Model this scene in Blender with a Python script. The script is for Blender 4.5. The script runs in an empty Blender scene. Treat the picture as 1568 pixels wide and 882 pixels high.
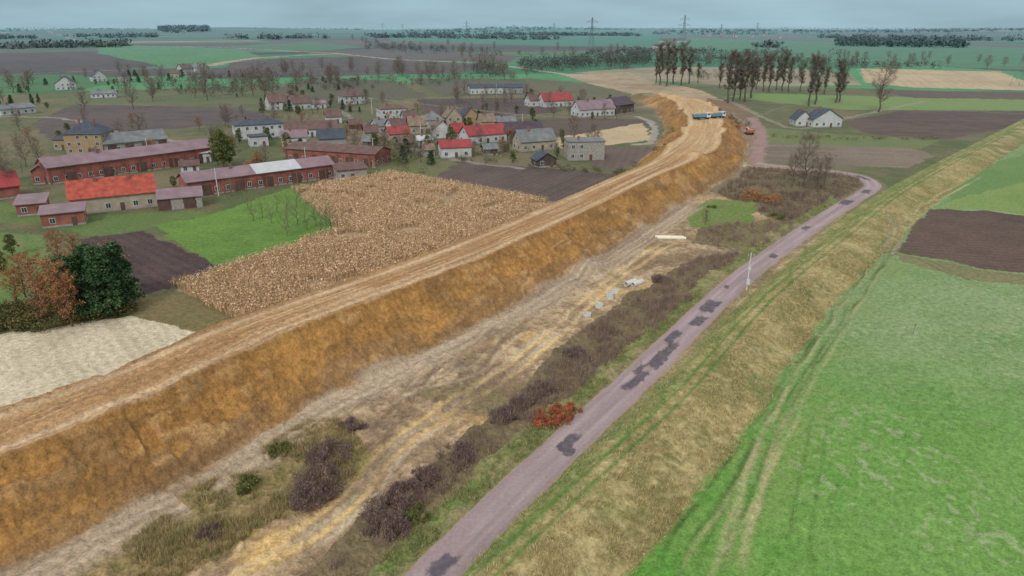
import bpy, math, random
import numpy as np
from mathutils import Vector, Matrix
random.seed(7); rng=np.random.default_rng(7)
sc=bpy.context.scene
# ------------------------------------------------------------------ camera and image-pixel set-up
CH=45.0; PITCH=math.radians(20.9); FPX=1045.0
cp,sp=math.cos(PITCH),math.sin(PITCH)
def G(u,v,z=0.0):  # back-projects image coordinates through the camera onto a level plane
    """image pixel (u,v) -> plan coordinates (metres) on the level z"""
    x=(u-784)/FPX; y=(441-v)/FPX
    t=(CH-z)/(sp-y*cp)
    return (x*t,(cp+y*sp)*t)
def GP(l,z=0.0): return np.array([G(a,b,z) for a,b in l])
def lin(c):
    c=np.asarray(c,float)/255.
    return np.where(c<=.04045,c/12.92,((c+.055)/1.055)**2.4)
KA=1.02
def A(r,g,b,ds=.07):
    c=lin((r,g,b))/KA; l=c@np.array([.25,.65,.1]); return c*(1-ds)+l*ds
# ------------------------------------------------------------------ noise
T=rng.random((256,256))
def vn(x,y):
    fx=np.floor(x); fy=np.floor(y); xi=fx.astype(np.int64); yi=fy.astype(np.int64)
    tx=x-fx; ty=y-fy; tx=tx*tx*(3-2*tx); ty=ty*ty*(3-2*ty)
    x0=xi&255;x1=(xi+1)&255;y0=yi&255;y1=(yi+1)&255
    a=T[y0,x0];b=T[y0,x1];c=T[y1,x0];d=T[y1,x1]
    return (a+(b-a)*tx)*(1-ty)+(c+(d-c)*tx)*ty
def fbm(x,y,o=4):
    s=0;a=.5;n=0
    for i in range(o):
        s=s+a*vn(x+17.3*i,y+31.7*i); n+=a; a*=.5; x,y=x*1.76+y*1.02,y*1.76-x*1.02
    return s/n
def ss(x,a,b):
    t=np.clip((x-a)/(b-a),0,1); return t*t*(3-2*t)
# ------------------------------------------------------------------ curves
def catmull(P,n=6):
    P=np.asarray(P); Q=np.vstack([2*P[0]-P[1],P,2*P[-1]-P[-2]]); out=[]
    for i in range(1,len(Q)-2):
        for k in range(n):
            t=k/n
            out.append(.5*((2*Q[i])+(-Q[i-1]+Q[i+1])*t+(2*Q[i-1]-5*Q[i]+4*Q[i+1]-Q[i+2])*t*t+(-Q[i-1]+3*Q[i]-3*Q[i+1]+Q[i+2])*t**3))
    out.append(P[-1]); return np.array(out)
def extend(P,a,b):
    d0=(P[0]-P[1]);d0/=np.linalg.norm(d0); d1=(P[-1]-P[-2]);d1/=np.linalg.norm(d1)
    L=[P]
    if a: L=[(P[0]+d0*a)[None]]+L
    if b: L=L+[(P[-1]+d1*b)[None]]
    return np.vstack(L)
class Curve:
    def __init__(s,P):
        s.P=P; d=np.diff(P,axis=0); s.L=np.linalg.norm(d,axis=1); s.D=d/s.L[:,None]; s.S=np.concatenate([[0],np.cumsum(s.L)])
    def sd(s,X,Y,maxd=1e9):
        best=np.full(X.shape,1e9); sg=np.zeros(X.shape); ss_=np.zeros(X.shape)
        for i in range(len(s.L)):
            ax,ay=s.P[i]; dx,dy=s.D[i]
            rx=X-ax; ry=Y-ay; t=np.clip(rx*dx+ry*dy,0,s.L[i])
            q=np.hypot(rx-dx*t,ry-dy*t); m=q<best
            best=np.where(m,q,best); sg=np.where(m,dx*ry-dy*rx,sg); ss_=np.where(m,s.S[i]+t,ss_)
        return np.where(sg>=0,best,-best),ss_
    def at(s,v):
        i=int(np.clip(np.searchsorted(s.S,v)-1,0,len(s.L)-1)); return s.P[i]+s.D[i]*(v-s.S[i]),s.D[i]
embP=extend(GP([(0,663),(185,592),(400,498),(675,400),(850,327),(980,268),(1035,243),(1073,210),(1080,183),(1064,161),(1036,147),(1004,138)],6.0),90,0)
EMB=Curve(catmull(embP,4))
roadP=GP([(545,1010),(670,876),(838,708),(985,570),(1122,437),(1212,368),(1290,316),(1326,294),(1336,282),(1312,269),(1260,261),(1200,256),(1157,250)])
ROAD=Curve(catmull(extend(roadP,25,0),5))
PATH=Curve(catmull(GP([(1157,250),(1164,225),(1166,207),(1158,190),(1150,181)]),4))
LEV=Curve(catmull(extend(GP([(735,888),(900,735),(1055,592),(1178,455),(1305,352),(1405,278),(1568,190)],1.8),60,150),3))
sA=EMB.sd(*[np.array([q]) for q in G(985,266,6)])[1][0]
sB=EMB.sd(*[np.array([q]) for q in G(1073,212,6)])[1][0]
sE=EMB.S[-1]
def terrain(X,Y,full=False):
    r=np.hypot(X,Y)
    near=r<1000
    z=np.zeros(X.shape)
    z+=ss(r,250,900)*(fbm(X/160.,Y/160.,2)-.5)*3
    z+=ss(r,1500,5500)*((fbm(X/2600.+5,Y/2600.+2,3)-.45)*95+6)
    dE=np.full(X.shape,999.);sEe=np.zeros(X.shape);dR=np.full(X.shape,999.);sR=np.zeros(X.shape);dL=np.full(X.shape,-999.);sL=np.zeros(X.shape)
    xn,yn=X[near],Y[near]
    dE[near],sEe[near]=EMB.sd(xn,yn); dR[near],sR[near]=ROAD.sd(xn,yn); dL[near],sL[near]=LEV.sd(xn,yn)
    lump=ss(sEe,sA+20,sB+30)
    hw=5.0+3.6*ss(sEe,sA,sB)+lump*(fbm(sEe/16.,dE/40.,3)-.45)*7
    h=6.0*(1-.55*ss(sEe,sE-70,sE))+lump*(fbm(X/11.,Y/11.,3)-.5)*3.2
    wob=(fbm(sEe/9.,dE/9.,3)-.5)
    prof=np.clip((hw+9.3+wob*1.6-np.abs(dE))/9.3,0,1)
    prof=np.where(prof>.93,.93+(prof-.93)*.6+.028*ss(prof,.93,1),prof)
    ze=h*prof/.999
    lh=1.8*np.where(dL>0,1-ss(dL,1.6,4.6),1-ss(-dL,1.8,9.0))
    z=z*(1-np.where(near,np.clip(prof*3,0,1),0))+ze+lh
    if not full: return z
    return z,dE,sEe,dR,sR,dL,sL,hw,prof
# ------------------------------------------------------------------ mesh helper
def mk(name,V,F,C=None,mat=None,smooth=False,link=True):
    V=np.asarray(V,np.float32);F=np.asarray(F,np.int32);M,k=F.shape
    me=bpy.data.meshes.new(name); me.vertices.add(len(V)); me.vertices.foreach_set('co',V.ravel())
    me.loops.add(M*k); me.loops.foreach_set('vertex_index',F.ravel())
    me.polygons.add(M); me.polygons.foreach_set('loop_start',np.arange(0,M*k,k,dtype=np.int32))
    me.update(calc_edges=True)
    me.polygons.foreach_set('use_smooth',np.full(M,smooth))
    if C is not None:
        a=me.color_attributes.new('Col','FLOAT_COLOR','POINT')
        a.data.foreach_set('color',np.hstack([np.clip(C,0,1),np.ones((len(C),1))]).astype(np.float32).ravel())
    if mat: me.materials.append(mat)
    if not link: return me
    ob=bpy.data.objects.new(name,me); sc.collection.objects.link(ob); return ob
# ------------------------------------------------------------------ materials
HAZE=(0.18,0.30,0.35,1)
def finish(nt,colsock,rough=.95,bump=None,bs=.3,metal=0,spec=.08,hz=5600.):
    N=nt.nodes;L=nt.links
    b=N.new('ShaderNodeBsdfPrincipled'); o=N.new('ShaderNodeOutputMaterial')
    b.inputs['Roughness'].default_value=rough; b.inputs['Metallic'].default_value=metal
    b.inputs['Specular IOR Level'].default_value=spec
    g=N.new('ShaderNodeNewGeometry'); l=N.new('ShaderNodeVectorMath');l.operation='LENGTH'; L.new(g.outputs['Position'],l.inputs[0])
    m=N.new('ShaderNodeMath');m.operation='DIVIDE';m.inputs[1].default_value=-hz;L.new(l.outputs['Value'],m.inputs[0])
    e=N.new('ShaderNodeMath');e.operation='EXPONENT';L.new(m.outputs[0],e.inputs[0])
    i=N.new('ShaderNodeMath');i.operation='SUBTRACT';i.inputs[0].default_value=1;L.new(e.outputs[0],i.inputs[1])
    x=N.new('ShaderNodeMixRGB');L.new(i.outputs[0],x.inputs[0]);L.new(colsock,x.inputs[1]);x.inputs[2].default_value=HAZE  # aerial haze painted into the base colour, growing with distance from the origin
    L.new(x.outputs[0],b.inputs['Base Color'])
    if bump is not None:
        bn=N.new('ShaderNodeBump');bn.inputs['Strength'].default_value=bs;bn.inputs['Distance'].default_value=.15
        L.new(bump,bn.inputs['Height']);L.new(bn.outputs[0],b.inputs['Normal'])
    L.new(b.outputs[0],o.inputs[0]); return b
def newmat(n):
    m=bpy.data.materials.new(n);m.use_nodes=True;m.node_tree.nodes.clear();return m
def noise(nt,scale,detail=4,coord='pos'):
    N=nt.nodes;L=nt.links
    n=N.new('ShaderNodeTexNoise');n.inputs['Scale'].default_value=scale;n.inputs['Detail'].default_value=detail
    if coord=='pos':
        g=N.new('ShaderNodeNewGeometry');L.new(g.outputs['Position'],n.inputs['Vector'])
    else:
        g=N.new('ShaderNodeTexCoord');L.new(g.outputs['Object'],n.inputs['Vector'])
    return n.outputs['Fac']
def mat_attr(name,s1=1.5,s2=9.,amp=.5,rough=.95,bs=.4):
    m=newmat(name);nt=m.node_tree;N=nt.nodes;L=nt.links
    a=N.new('ShaderNodeVertexColor');a.layer_name='Col'
    n1=noise(nt,s1,4);n2=noise(nt,s2,2)
    ad=N.new('ShaderNodeMath');ad.operation='ADD';L.new(n1,ad.inputs[0]);L.new(n2,ad.inputs[1])
    mr=N.new('ShaderNodeMapRange');mr.inputs[1].default_value=.6;mr.inputs[2].default_value=1.4;mr.inputs[3].default_value=1-amp;mr.inputs[4].default_value=1+amp
    L.new(ad.outputs[0],mr.inputs[0])
    mu=N.new('ShaderNodeVectorMath');mu.operation='SCALE';L.new(a.outputs[0],mu.inputs[0]);L.new(mr.outputs[0],mu.inputs['Scale'])
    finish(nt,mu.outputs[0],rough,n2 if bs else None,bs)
    return m
def mat_col(name,c,var=.25,scale=.6,rough=.85,brick=False,wave=0,metal=0,spec=.2):
    m=newmat(name);nt=m.node_tree;N=nt.nodes;L=nt.links
    r=N.new('ShaderNodeValToRGB');n=noise(nt,scale,6,'obj');L.new(n,r.inputs[0])
    r.color_ramp.elements[0].position=.3;r.color_ramp.elements[1].position=.7
    c=np.array(c)
    r.color_ramp.elements[0].color=(*np.clip(c*(1-var),0,1),1);r.color_ramp.elements[1].color=(*np.clip(c*(1+var),0,1),1)
    out=r.outputs[0]; bump=n
    if wave:
        tc=N.new('ShaderNodeTexCoord');w=N.new('ShaderNodeTexWave');w.bands_direction='X';w.inputs['Scale'].default_value=wave;w.inputs['Distortion'].default_value=.3
        L.new(tc.outputs['Object'],w.inputs['Vector'])
        mx=N.new('ShaderNodeMixRGB');mx.blend_type='MULTIPLY';mx.inputs[0].default_value=.3;L.new(out,mx.inputs[1]);L.new(w.outputs['Color'],mx.inputs[2]);out=mx.outputs[0];bump=w.outputs['Fac']
    if brick:
        tc=N.new('ShaderNodeTexCoord');bk=N.new('ShaderNodeTexBrick');bk.inputs['Scale'].default_value=3
        mp=N.new('ShaderNodeMapping');mp.inputs['Rotation'].default_value=(math.pi/2,0,0);L.new(tc.outputs['Object'],mp.inputs[0]);L.new(mp.outputs[0],bk.inputs['Vector'])
        bk.inputs['Color1'].default_value=(1,1,1,1);bk.inputs['Color2'].default_value=(.75,.7,.7,1);bk.inputs['Mortar'].default_value=(1.2,1.2,1.2,1)
        mx=N.new('ShaderNodeMixRGB');mx.blend_type='MULTIPLY';mx.inputs[0].default_value=.8;L.new(out,mx.inputs[1]);L.new(bk.outputs['Color'],mx.inputs[2]);out=mx.outputs[0]
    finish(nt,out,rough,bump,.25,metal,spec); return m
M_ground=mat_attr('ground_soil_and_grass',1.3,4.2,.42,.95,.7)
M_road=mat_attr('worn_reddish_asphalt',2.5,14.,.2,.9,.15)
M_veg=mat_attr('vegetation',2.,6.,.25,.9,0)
# ------------------------------------------------------------------ ground grid
dep=np.radians(np.concatenate([np.linspace(80,46,30,endpoint=False),np.linspace(46,12,640,endpoint=False),np.linspace(12,2,430,endpoint=False),np.linspace(2,.6,90,endpoint=False),np.linspace(.6,.14,34)]))
th=np.radians(np.concatenate([np.linspace(-85,-46,20,endpoint=False),np.linspace(-46,46,1260,endpoint=False),np.linspace(46,85,21)]))
R=CH/np.tan(dep); nr,nt_=len(R),len(th)
X=(R[:,None]*np.sin(th)[None]).ravel();Y=(R[:,None]*np.cos(th)[None]).ravel();RR=np.hypot(X,Y)
z,dE,sEm,dR,sR,dL,sL,hw,prof=terrain(X,Y,True)
C=np.zeros((len(X),3))
nBig=fbm(X/35.,Y/35.,3);nMed=fbm(X/5.,Y/5.,4);nFin=fbm(X/.7,Y/.7,3)
fade=np.clip(160/RR,.25,1)
def mixn(a,b,c,idx=slice(None),bias=0.):
    return np.clip(.5+bias+(nBig[idx]-.5)*a+(nMed[idx]-.5)*b+(nFin[idx]-.5)*c*fade[idx],0,1)
def put(idx,c1,c2,n,w=None):
    col=c1[None]*(1-n[:,None])+c2[None]*n[:,None]
    if w is None: C[idx]=col
    else: C[idx]=C[idx]*(1-w[:,None])+col*w[:,None]
amp=.7+RR*.004
wx=X+(nMed-.5)*amp*2.2+(fbm(X/1.7+9,Y/1.7,2)-.5)*amp*.8
wy=Y+(fbm(X/5.+40,Y/5.+11,3)-.5)*amp*2.2
def inpoly(x,y,P):
    bb=(x>=P[:,0].min())&(x<=P[:,0].max())&(y>=P[:,1].min())&(y<=P[:,1].max())
    idx=np.nonzero(bb)[0]; xs,ys=x[idx],y[idx]; ins=np.zeros(len(idx),bool); n=len(P)
    for i in range(n):
        x1,y1=P[i];x2,y2=P[(i+1)%n]
        if y1==y2: continue
        ins^=((y1>ys)!=(y2>ys))&(xs<(x2-x1)*(ys-y1)/(y2-y1)+x1)
    return idx[ins]
# base rough land
allidx=np.arange(len(X))
put(allidx,A(88,98,58),A(122,108,80),mixn(1.6,1.4,1.))
# distant strip fields
far=np.nonzero(RR>620)[0]
a=.35;xr=X[far]*math.cos(a)+Y[far]*math.sin(a);yr=-X[far]*math.sin(a)+Y[far]*math.cos(a)
xr=xr+(fbm(X[far]/900,Y[far]/900,2)-.5)*500;yr=yr+(fbm(X[far]/900+7,Y[far]/900,2)-.5)*500
sc2=np.clip(RR[far]/2500,1,2.2); sc2=np.round(sc2*1.5)/1.5
ci=np.floor(xr/(620*sc2));off=T[(ci.astype(int)*7)&255,3]*200
cj=np.floor((yr+off)/ ((110+80*T[(ci.astype(int)*5)&255,9])*sc2))
pal=np.array([A(78,128,88),A(58,104,74),A(110,92,82),A(80,70,68),A(170,152,118),A(98,114,78),A(84,142,88),A(118,100,86),A(66,118,78),A(92,80,74)])
hsh=(T[(ci.astype(int)*13+5)&255,(cj.astype(int)*29+3)&255]*len(pal)).astype(int)
C[far]=pal[hsh]*(.8+.4*nBig[far])[:,None]
w=ss(nBig[far],.62,.7)*.3
C[far]=C[far]*(1-w[:,None])+A(60,70,55)*w[:,None]
fields=[
 ([(-200,84),(150,79),(262,100),(100,113),(-200,122)],A(98,82,80),A(80,68,68),.5,6),
 ([(150,69),(370,75),(402,88),(262,105),(150,82)],A(94,140,88),A(80,124,78),.5,9),
 ([(-200,119),(100,113),(215,121),(100,142),(-200,146)],A(68,112,70),A(88,118,72),0,0),
 ([(0,64),(140,66),(150,76),(-60,78)],A(88,110,84),A(74,100,78),0,0),
 ([(370,90),(560,86),(770,101),(700,112),(480,118),(300,120)],A(102,86,80),A(84,72,70),.3,6),
 ([(470,78),(600,74),(800,86),(780,96),(600,90)],A(110,96,86),A(92,80,74),.3,6),
 ([(330,72),(480,66),(560,72),(480,78)],A(84,122,82),A(90,112,78),.3,6),
 ([(560,46),(1010,51),(1010,72),(800,70),(600,64)],A(76,130,98),A(66,114,86),.3,20),
 ([(1050,60),(1280,65),(1600,76),(1600,108),(1300,97),(1060,77)],A(88,130,90),A(78,118,80),.3,20),
 ([(1050,56),(1280,60),(1600,68),(1600,75),(1280,65),(1050,60)],A(96,90,80),A(110,104,88),.3,20),
 ([(1315,104),(1530,110),(1600,132),(1600,140),(1400,135),(1325,127)],A(192,168,130),A(172,150,116),1.2,7),
 ([(880,110),(1010,102),(1220,105),(1300,114),(1320,131),(1110,131),(1000,122)],A(162,146,118),A(136,122,98),1.2,7),
 ([(1110,148),(1150,142),(1400,150),(1620,152),(1620,170),(1290,168)],A(112,142,74),A(124,136,80),0,0),
 ([(1330,139),(1600,143),(1600,154),(1400,151)],A(112,90,80),A(96,80,72),0,4),
 ([(1285,187),(1380,170),(1600,171),(1568,192),(1450,213),(1330,206)],A(108,88,78),A(90,74,68),.9,5),
 ([(1175,219),(1400,227),(1428,238),(1392,258),(1290,252),(1170,246)],A(134,118,100),A(114,100,86),1.2,3),
 ([(1170,196),(1290,206),(1440,215),(1410,228),(1175,219)],A(104,118,68),A(122,118,80),0,0),
 ([(50,190),(110,160),(360,165),(430,180),(340,190),(200,205),(80,216)],A(106,90,84),A(90,78,74),.8,4),
 ([(100,146),(340,136),(430,150),(400,160),(110,158)],A(110,104,76),A(92,108,64),0,0),
 ([(480,118),(600,124),(660,148),(520,166),(480,160),(410,140)],A(100,86,76),A(94,98,66),.7,5),
 ([(640,152),(830,150),(862,170),(770,182),(650,176)],A(100,84,76),A(84,70,66),.2,4),
 ([(800,120),(985,135),(1000,150),(1010,175),(880,160),(790,140)],A(112,104,78),A(96,94,68),0,0),
 ([(620,120),(800,122),(830,145),(680,148)],A(104,92,80),A(88,96,62),.2,6),
 ([(780,182),(980,180),(1000,192),(850,210)],A(104,88,78),A(92,78,70),.2,4),
 ([(520,168),(640,170),(600,200),(540,195)],A(106,98,74),A(90,102,62),.2,4),
 ([(848,212),(985,188),(998,214),(930,222),(858,228)],A(192,168,130),A(176,152,116),.4,2.5),
 ([(925,224),(1020,226),(1000,243),(940,262),(900,256)],A(110,94,82),A(96,82,72),.2,3),
 ([(665,274),(700,247),(900,262),(962,268),(860,318),(830,305)],A(106,88,80),A(88,74,68),.25,2.2),
 ([(575,225),(700,250),(665,272),(580,262)],A(100,108,62),A(118,110,76),0,0),
 ([(-60,335),(60,345),(140,362),(200,356),(330,330),(300,322),(120,332),(-60,300)],A(90,114,56),A(108,120,66),0,0),
 ([(-60,350),(60,362),(95,420),(80,455),(-60,470)],A(92,124,60),A(118,120,76),.3,4),
 ([(236,346),(330,326),(440,288),(530,345),(420,385),(330,407),(280,376)],A(104,138,54),A(86,116,46),0,0),
 ([(120,366),(222,354),(335,406),(268,440),(215,452),(180,400)],A(74,58,56),A(92,74,70),.7,2.2),
 ([(210,455),(300,450),(420,500),(330,530),(285,510),(200,482),(80,470)],A(104,102,60),A(134,114,78),0,0),
 ([(262,436),(520,350),(450,290),(600,266),(860,312),(700,400),(420,510),(330,475)],A(146,122,92),A(170,144,110),0,0),
 ([(-200,545),(0,512),(200,482),(306,512),(285,530),(130,592),(0,648),(-200,720)],A(206,192,162),A(180,166,136),.85,1.6),
 ([(856,113),(960,110),(1000,124),(1075,138),(1110,156),(1050,152),(975,146),(900,128)],A(182,158,124),A(142,122,96),.85,0),
 ([(1085,150),(1145,162),(1156,200),(1150,250),(1096,276),(1040,310),(1030,250),(1060,200)],A(140,112,84),A(110,90,70),.85,0),
]
for pl,c1,c2,ang,rw in fields:
    P=GP(pl); idx=inpoly(wx,wy,P)
    n=mixn(1.1,1.1,.9,idx)
    if rw:
        dd=[P[(i+1)%len(P)]-P[i] for i in range(len(P))]; d=max(dd,key=lambda q:np.hypot(*q)); d=d/np.hypot(*d)
        q=(-X[idx]*d[1]+Y[idx]*d[0])
        n=np.clip(n+.2*np.sin(q*2*math.pi/rw+nBig[idx]*3)+.6*(vn(q/(rw*.8),(X[idx]*d[0]+Y[idx]*d[1])/40)-.5),0,1)
    put(idx,c1,c2,n)
def track(pts,width,c,wt=.9,z0=0):
    cv=Curve(catmull(GP(pts,z0),4)); 
    x0,y0=cv.P.min(0)-30;x1,y1=cv.P.max(0)+30
    idx=np.nonzero((X>x0)&(X<x1)&(Y>y0)&(Y<y1))[0]
    d,s=cv.sd(wx[idx],wy[idx]); w=(1-ss(np.abs(d),width*.6,width))*wt
    C[idx]=C[idx]*(1-w[:,None])+(c*(.8+.4*nMed[idx])[:,None])*w[:,None]
track([(60,52),(115,62),(80,68),(330,73),(480,80),(600,90),(730,96),(800,104),(900,118)],6,A(172,156,142))
track([(320,100),(400,88),(520,83)],10,A(180,162,132),.8)
track([(-60,118),(100,110),(260,104),(330,98),(480,82)],3,A(150,140,120),.7)
track([(0,178),(100,182),(200,206),(330,222)],2,A(150,142,132),.8)
track([(520,170),(600,215),(700,245),(800,258)],2,A(150,142,132),.7)
track([(560,150),(700,165),(830,178),(990,182)],1.8,A(140,130,112),.7)
track([(975,222),(1000,215),(1000,190),(975,178)],2.2,A(158,148,138),.9)
track([(1110,150),(1180,185),(1230,197),(1300,180),(1420,155)],2,A(150,138,116),.7)
track([(1150,181),(1240,160),(1568,175)],1.6,A(120,124,76),.6)
# meadow right of the levee
mm=np.nonzero(dL<-7.5+ (nMed-.5)*2.5)[0]
mm=mm[RR[mm]<1000]
g=mixn(1.6,1.3,.9,mm); g2=ss(Y[mm]+.25*X[mm]+(nBig[mm]-.5)*60,75,135)
ca=A(88,138,48);cb=A(112,150,70);cc=A(110,138,80);cd=A(134,152,104)
lo=ca[None]*(1-g[:,None])+cb[None]*g[:,None];hi=cc[None]*(1-g[:,None])+cd[None]*g[:,None]
C[mm]=lo*(1-g2[:,None])+hi*g2[:,None]
drill=vn((X[mm]*.55+Y[mm]*.83)/.9,(-X[mm]*.83+Y[mm]*.55)/.25)
C[mm]*=(.9+.2*drill)[:,None]
spk=ss(fbm(X[mm]/.9+8,Y[mm]/.9,2),.6,.75)*ss(fbm(X[mm]/22+3,Y[mm]/22,3),.42,.6)*.5*np.clip(200/RR[mm],.3,1)
C[mm]=C[mm]*(1-spk[:,None])+A(162,166,128)*spk[:,None]
st=np.exp(-((dL[mm]+13)/4.5)**2)*.45*ss(nMed[mm],.3,.6)
C[mm]=C[mm]*(1-st[:,None])+A(118,138,66)*st[:,None]
for pl,c1,c2,rw in [([(1372,384),(1420,320),(1500,322),(1640,338),(1640,425),(1500,410)],A(106,86,74),A(86,70,60),2.2),
                 ([(1440,312),(1568,275),(1640,270),(1640,336),(1500,320)],A(130,148,80),A(112,138,66),0),
                 ([(1480,262),(1640,215),(1640,262),(1500,295),(1450,308)],A(98,130,66),A(112,136,76),0),
                 ([(1370,386),(1500,412),(1640,428),(1640,440),(1480,428),(1380,400)],A(112,112,72),A(134,126,90),0)]:
    P=GP(pl);idx=inpoly(wx,wy,P);n=mixn(1.1,1.,.9,idx)
    if rw: n=np.clip(n+.2*np.sin((X[idx]*.25+Y[idx]*.97)*6.28/rw),0,1)
    put(idx,c1,c2,n)
# levee band
lv=np.nonzero((dL>=-9.5)&(dL<6)&(RR<1000))[0]
d=dL[lv]+(nMed[lv]-.5)*2.2
n=mixn(1.,2.2,1.8,lv)
yel1=A(174,156,106);yel2=A(126,118,70);gv1=A(112,126,66);gv2=A(158,146,94)
colR=yel1[None]*(1-n[:,None])+yel2[None]*n[:,None]; colL=gv1[None]*(1-n[:,None])+gv2[None]*n[:,None]
col=np.where(d[:,None]>.9,colL,colR)
low=ss(-d,5,8.5)*ss(nMed[lv],.35,.6);col=col*(1-.5*low[:,None])+A(116,104,64)*.5*low[:,None]
grn=ss(fbm(X[lv]/9+60,Y[lv]/9,3),.52,.65)*.5;col=col*(1-grn[:,None])+A(110,126,66)*grn[:,None]
edge=ss(-d,8.2,9.5)
C[lv]=C[lv]*edge[:,None]+col*(1-edge[:,None])
tr=np.exp(-((dL[lv]-.8)/.32)**2)+np.exp(-((dL[lv]+.7)/.32)**2); tr=np.clip(tr*(.5+.9*(nMed[lv])),0,1)*.85
C[lv]=C[lv]*(1-tr[:,None])+A(86,114,48)*tr[:,None]
def wheel(pts,gap,wid,c,wt,depth=.06,z0=0,step=3.0):
    global z
    cv=Curve(catmull(GP(pts,z0),5)); x0,y0=cv.P.min(0)-6;x1,y1=cv.P.max(0)+6
    idx=np.nonzero((X>x0)&(X<x1)&(Y>y0)&(Y<y1))[0]
    d,s=cv.sd(X[idx],Y[idx]); d=d+(fbm(s/7,s*0+3,2)-.5)*.8
    end=ss(s,0,8)*(1-ss(s,cv.S[-1]-10,cv.S[-1]))
    w=np.exp(-((np.abs(d)-gap)/wid)**2)*end
    ww=np.clip(w*wt*(-.15+1.9*nMed[idx]),0,1)
    C[idx]=C[idx]*(1-ww[:,None])+c[None]*ww[:,None]; z[idx]-=depth*w
GTc=A(166,160,112);GD=A(76,106,46)
wheel([(1105,900),(1150,740),(1195,630),(1265,515),(1330,425),(1372,362),(1425,312),(1500,268)],.95,.34,GTc,1.)
wheel([(1075,900),(1140,730),(1205,610),(1280,495),(1345,400),(1376,350)],1.0,.34,GD,.9)
wheel([(1010,900),(1060,800),(1150,670),(1230,560),(1300,455)],.9,.3,GD,.9)
wheel([(1040,920),(1110,800),(1175,690),(1240,570),(1320,440)],1.2,.3,GTc,.7)
wheel([(1120,900),(1140,800),(1160,700),(1215,600)],.8,.3,GTc,.7)
wheel([(1360,330),(1372,360),(1352,400)],1.0,.6,A(150,132,108),.9)
wheel([(1300,455),(1370,385),(1480,430),(1568,452)],.8,.25,A(92,100,56),.6)
wheel([(1230,900),(1230,760),(1262,620)],.9,.22,GD,.4)
wheel([(1182,452),(1222,452),(1258,478)],.4,.8,A(82,92,48),.9,.3)
# middle strip: bare worked earth
MID=GP([(-300,1150),(-300,760),(0,690),(400,560),(700,450),(1000,320),(1080,255),(1152,248),(1300,264),(1342,290),(1150,450),(860,720),(560,1030)])
mi=inpoly(X,Y,MID)
n=mixn(1.5,2.1,1.7,mi)
put(mi,A(140,116,88),A(192,164,126),n)
yw=ss(fbm(X[mi]/9+3,Y[mi]/9,4),.54,.66)*.5
C[mi]=C[mi]*(1-yw[:,None])+A(196,156,92)*yw[:,None]
dk=ss(fbm(X[mi]/6+33,Y[mi]/6,4),.56,.66)*.5
C[mi]=C[mi]*(1-dk[:,None])+A(114,94,72)*dk[:,None]
gk=ss(fbm(X[mi]/5+73,Y[mi]/5,4),.58,.66)*.5*(1-ss(RR[mi],120,170))
C[mi]=C[mi]*(1-gk[:,None])+A(118,112,72)*gk[:,None]
z[mi]+=(nMed[mi]-.5)*.7+(nFin[mi]-.5)*.25
VEG=[([(60,900),(180,832),(330,722),(440,645),(520,640),(565,690),(545,730),(470,775),(330,850),(250,900)],A(118,108,62),A(154,130,90)),
     ([(440,900),(560,788),(700,688),(790,600),(880,510),(985,442),(1060,398),(1135,382),(1150,400),(1128,432),(985,570),(838,708),(670,876),(600,930)],A(124,108,78),A(106,92,68)),
     ([(1060,372),(1075,345),(1180,335),(1300,285),(1335,275),(1342,290),(1212,368),(1140,388)],A(122,112,74),A(106,94,66)),
     ([(1090,262),(1150,255),(1310,268),(1330,282),(1200,345),(1150,318),(1080,290)],A(106,94,68),A(120,108,72)),
     ([(1045,322),(1095,305),(1160,312),(1150,338),(1060,348)],A(102,126,56),A(118,126,68)),
     ]
for pl,c1,c2 in VEG:
    idx=inpoly(wx,wy,GP(pl)); n=mixn(1.2,1.8,1.6,idx); put(idx,c1,c2,n); z[idx]+=(nMed[idx]-.5)*.4+(nFin[idx]-.5)*.2
vg=np.nonzero((dR>2.2)&(dR<5.6+ (nMed-.5)*3)&(RR<230)&(sR<ROAD.S[-1]-75))[0]
put(vg,A(102,120,60),A(146,134,90),mixn(.8,1.8,1.3,vg))
vg=np.nonzero((np.abs(dR)<3.6+(nFin-.5)*1.2)&(RR<330)&(dL>3.2))[0]
put(vg,A(118,114,72),A(144,126,98),mixn(.8,1.4,1,vg),np.full(len(vg),.6))
def bump(u,v,h,sx,z0=0):
    global z
    x,y=G(u,v,z0); q=np.hypot(X-x,Y-y); idx=np.nonzero(q<sx*3)[0]
    z[idx]+=h*np.exp(-(q[idx]/sx)**2)*(.4+1.2*nMed[idx])
    return idx,np.exp(-(q[idx]/sx)**2)
HEAPS=[(900,412,2.0,3.2,A(138,116,88)),(878,402,1.5,2.6,A(146,122,90)),(745,515,1.3,2.2,A(124,108,88)),(860,438,.5,2.6,A(208,172,104)),(822,440,.5,2.2,A(206,166,94)),(1130,252,1.6,3,A(138,108,74)),(1120,262,1.2,3,A(124,98,68)),
                   (700,560,.5,1.6,A(132,114,92)),(650,560,.6,1.2,A(122,104,82)),(420,838,.3,2,A(214,172,98)),(395,856,.3,1.6,A(214,174,102)),(640,595,.5,1.0,A(144,122,94)),(575,655,.4,1.3,A(122,104,86)),(560,620,.4,1.2,A(130,110,90))]
for u,v,h,sx,c in HEAPS:
    idx,w=bump(u,v,h,sx); w=np.clip(w*1.3*(.3+1.2*nMed[idx]),0,1)*.8
    C[idx]=C[idx]*(1-w[:,None])+(c*(.75+.5*nMed[idx])[:,None])*w[:,None]
LT=A(196,178,150);YT=A(212,180,120)
wheel([(240,910),(420,842),(520,775),(585,700),(690,620),(790,560),(880,480),(935,430),(1000,385),(1040,366)],1.1,.5,YT,.8,.14)
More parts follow.
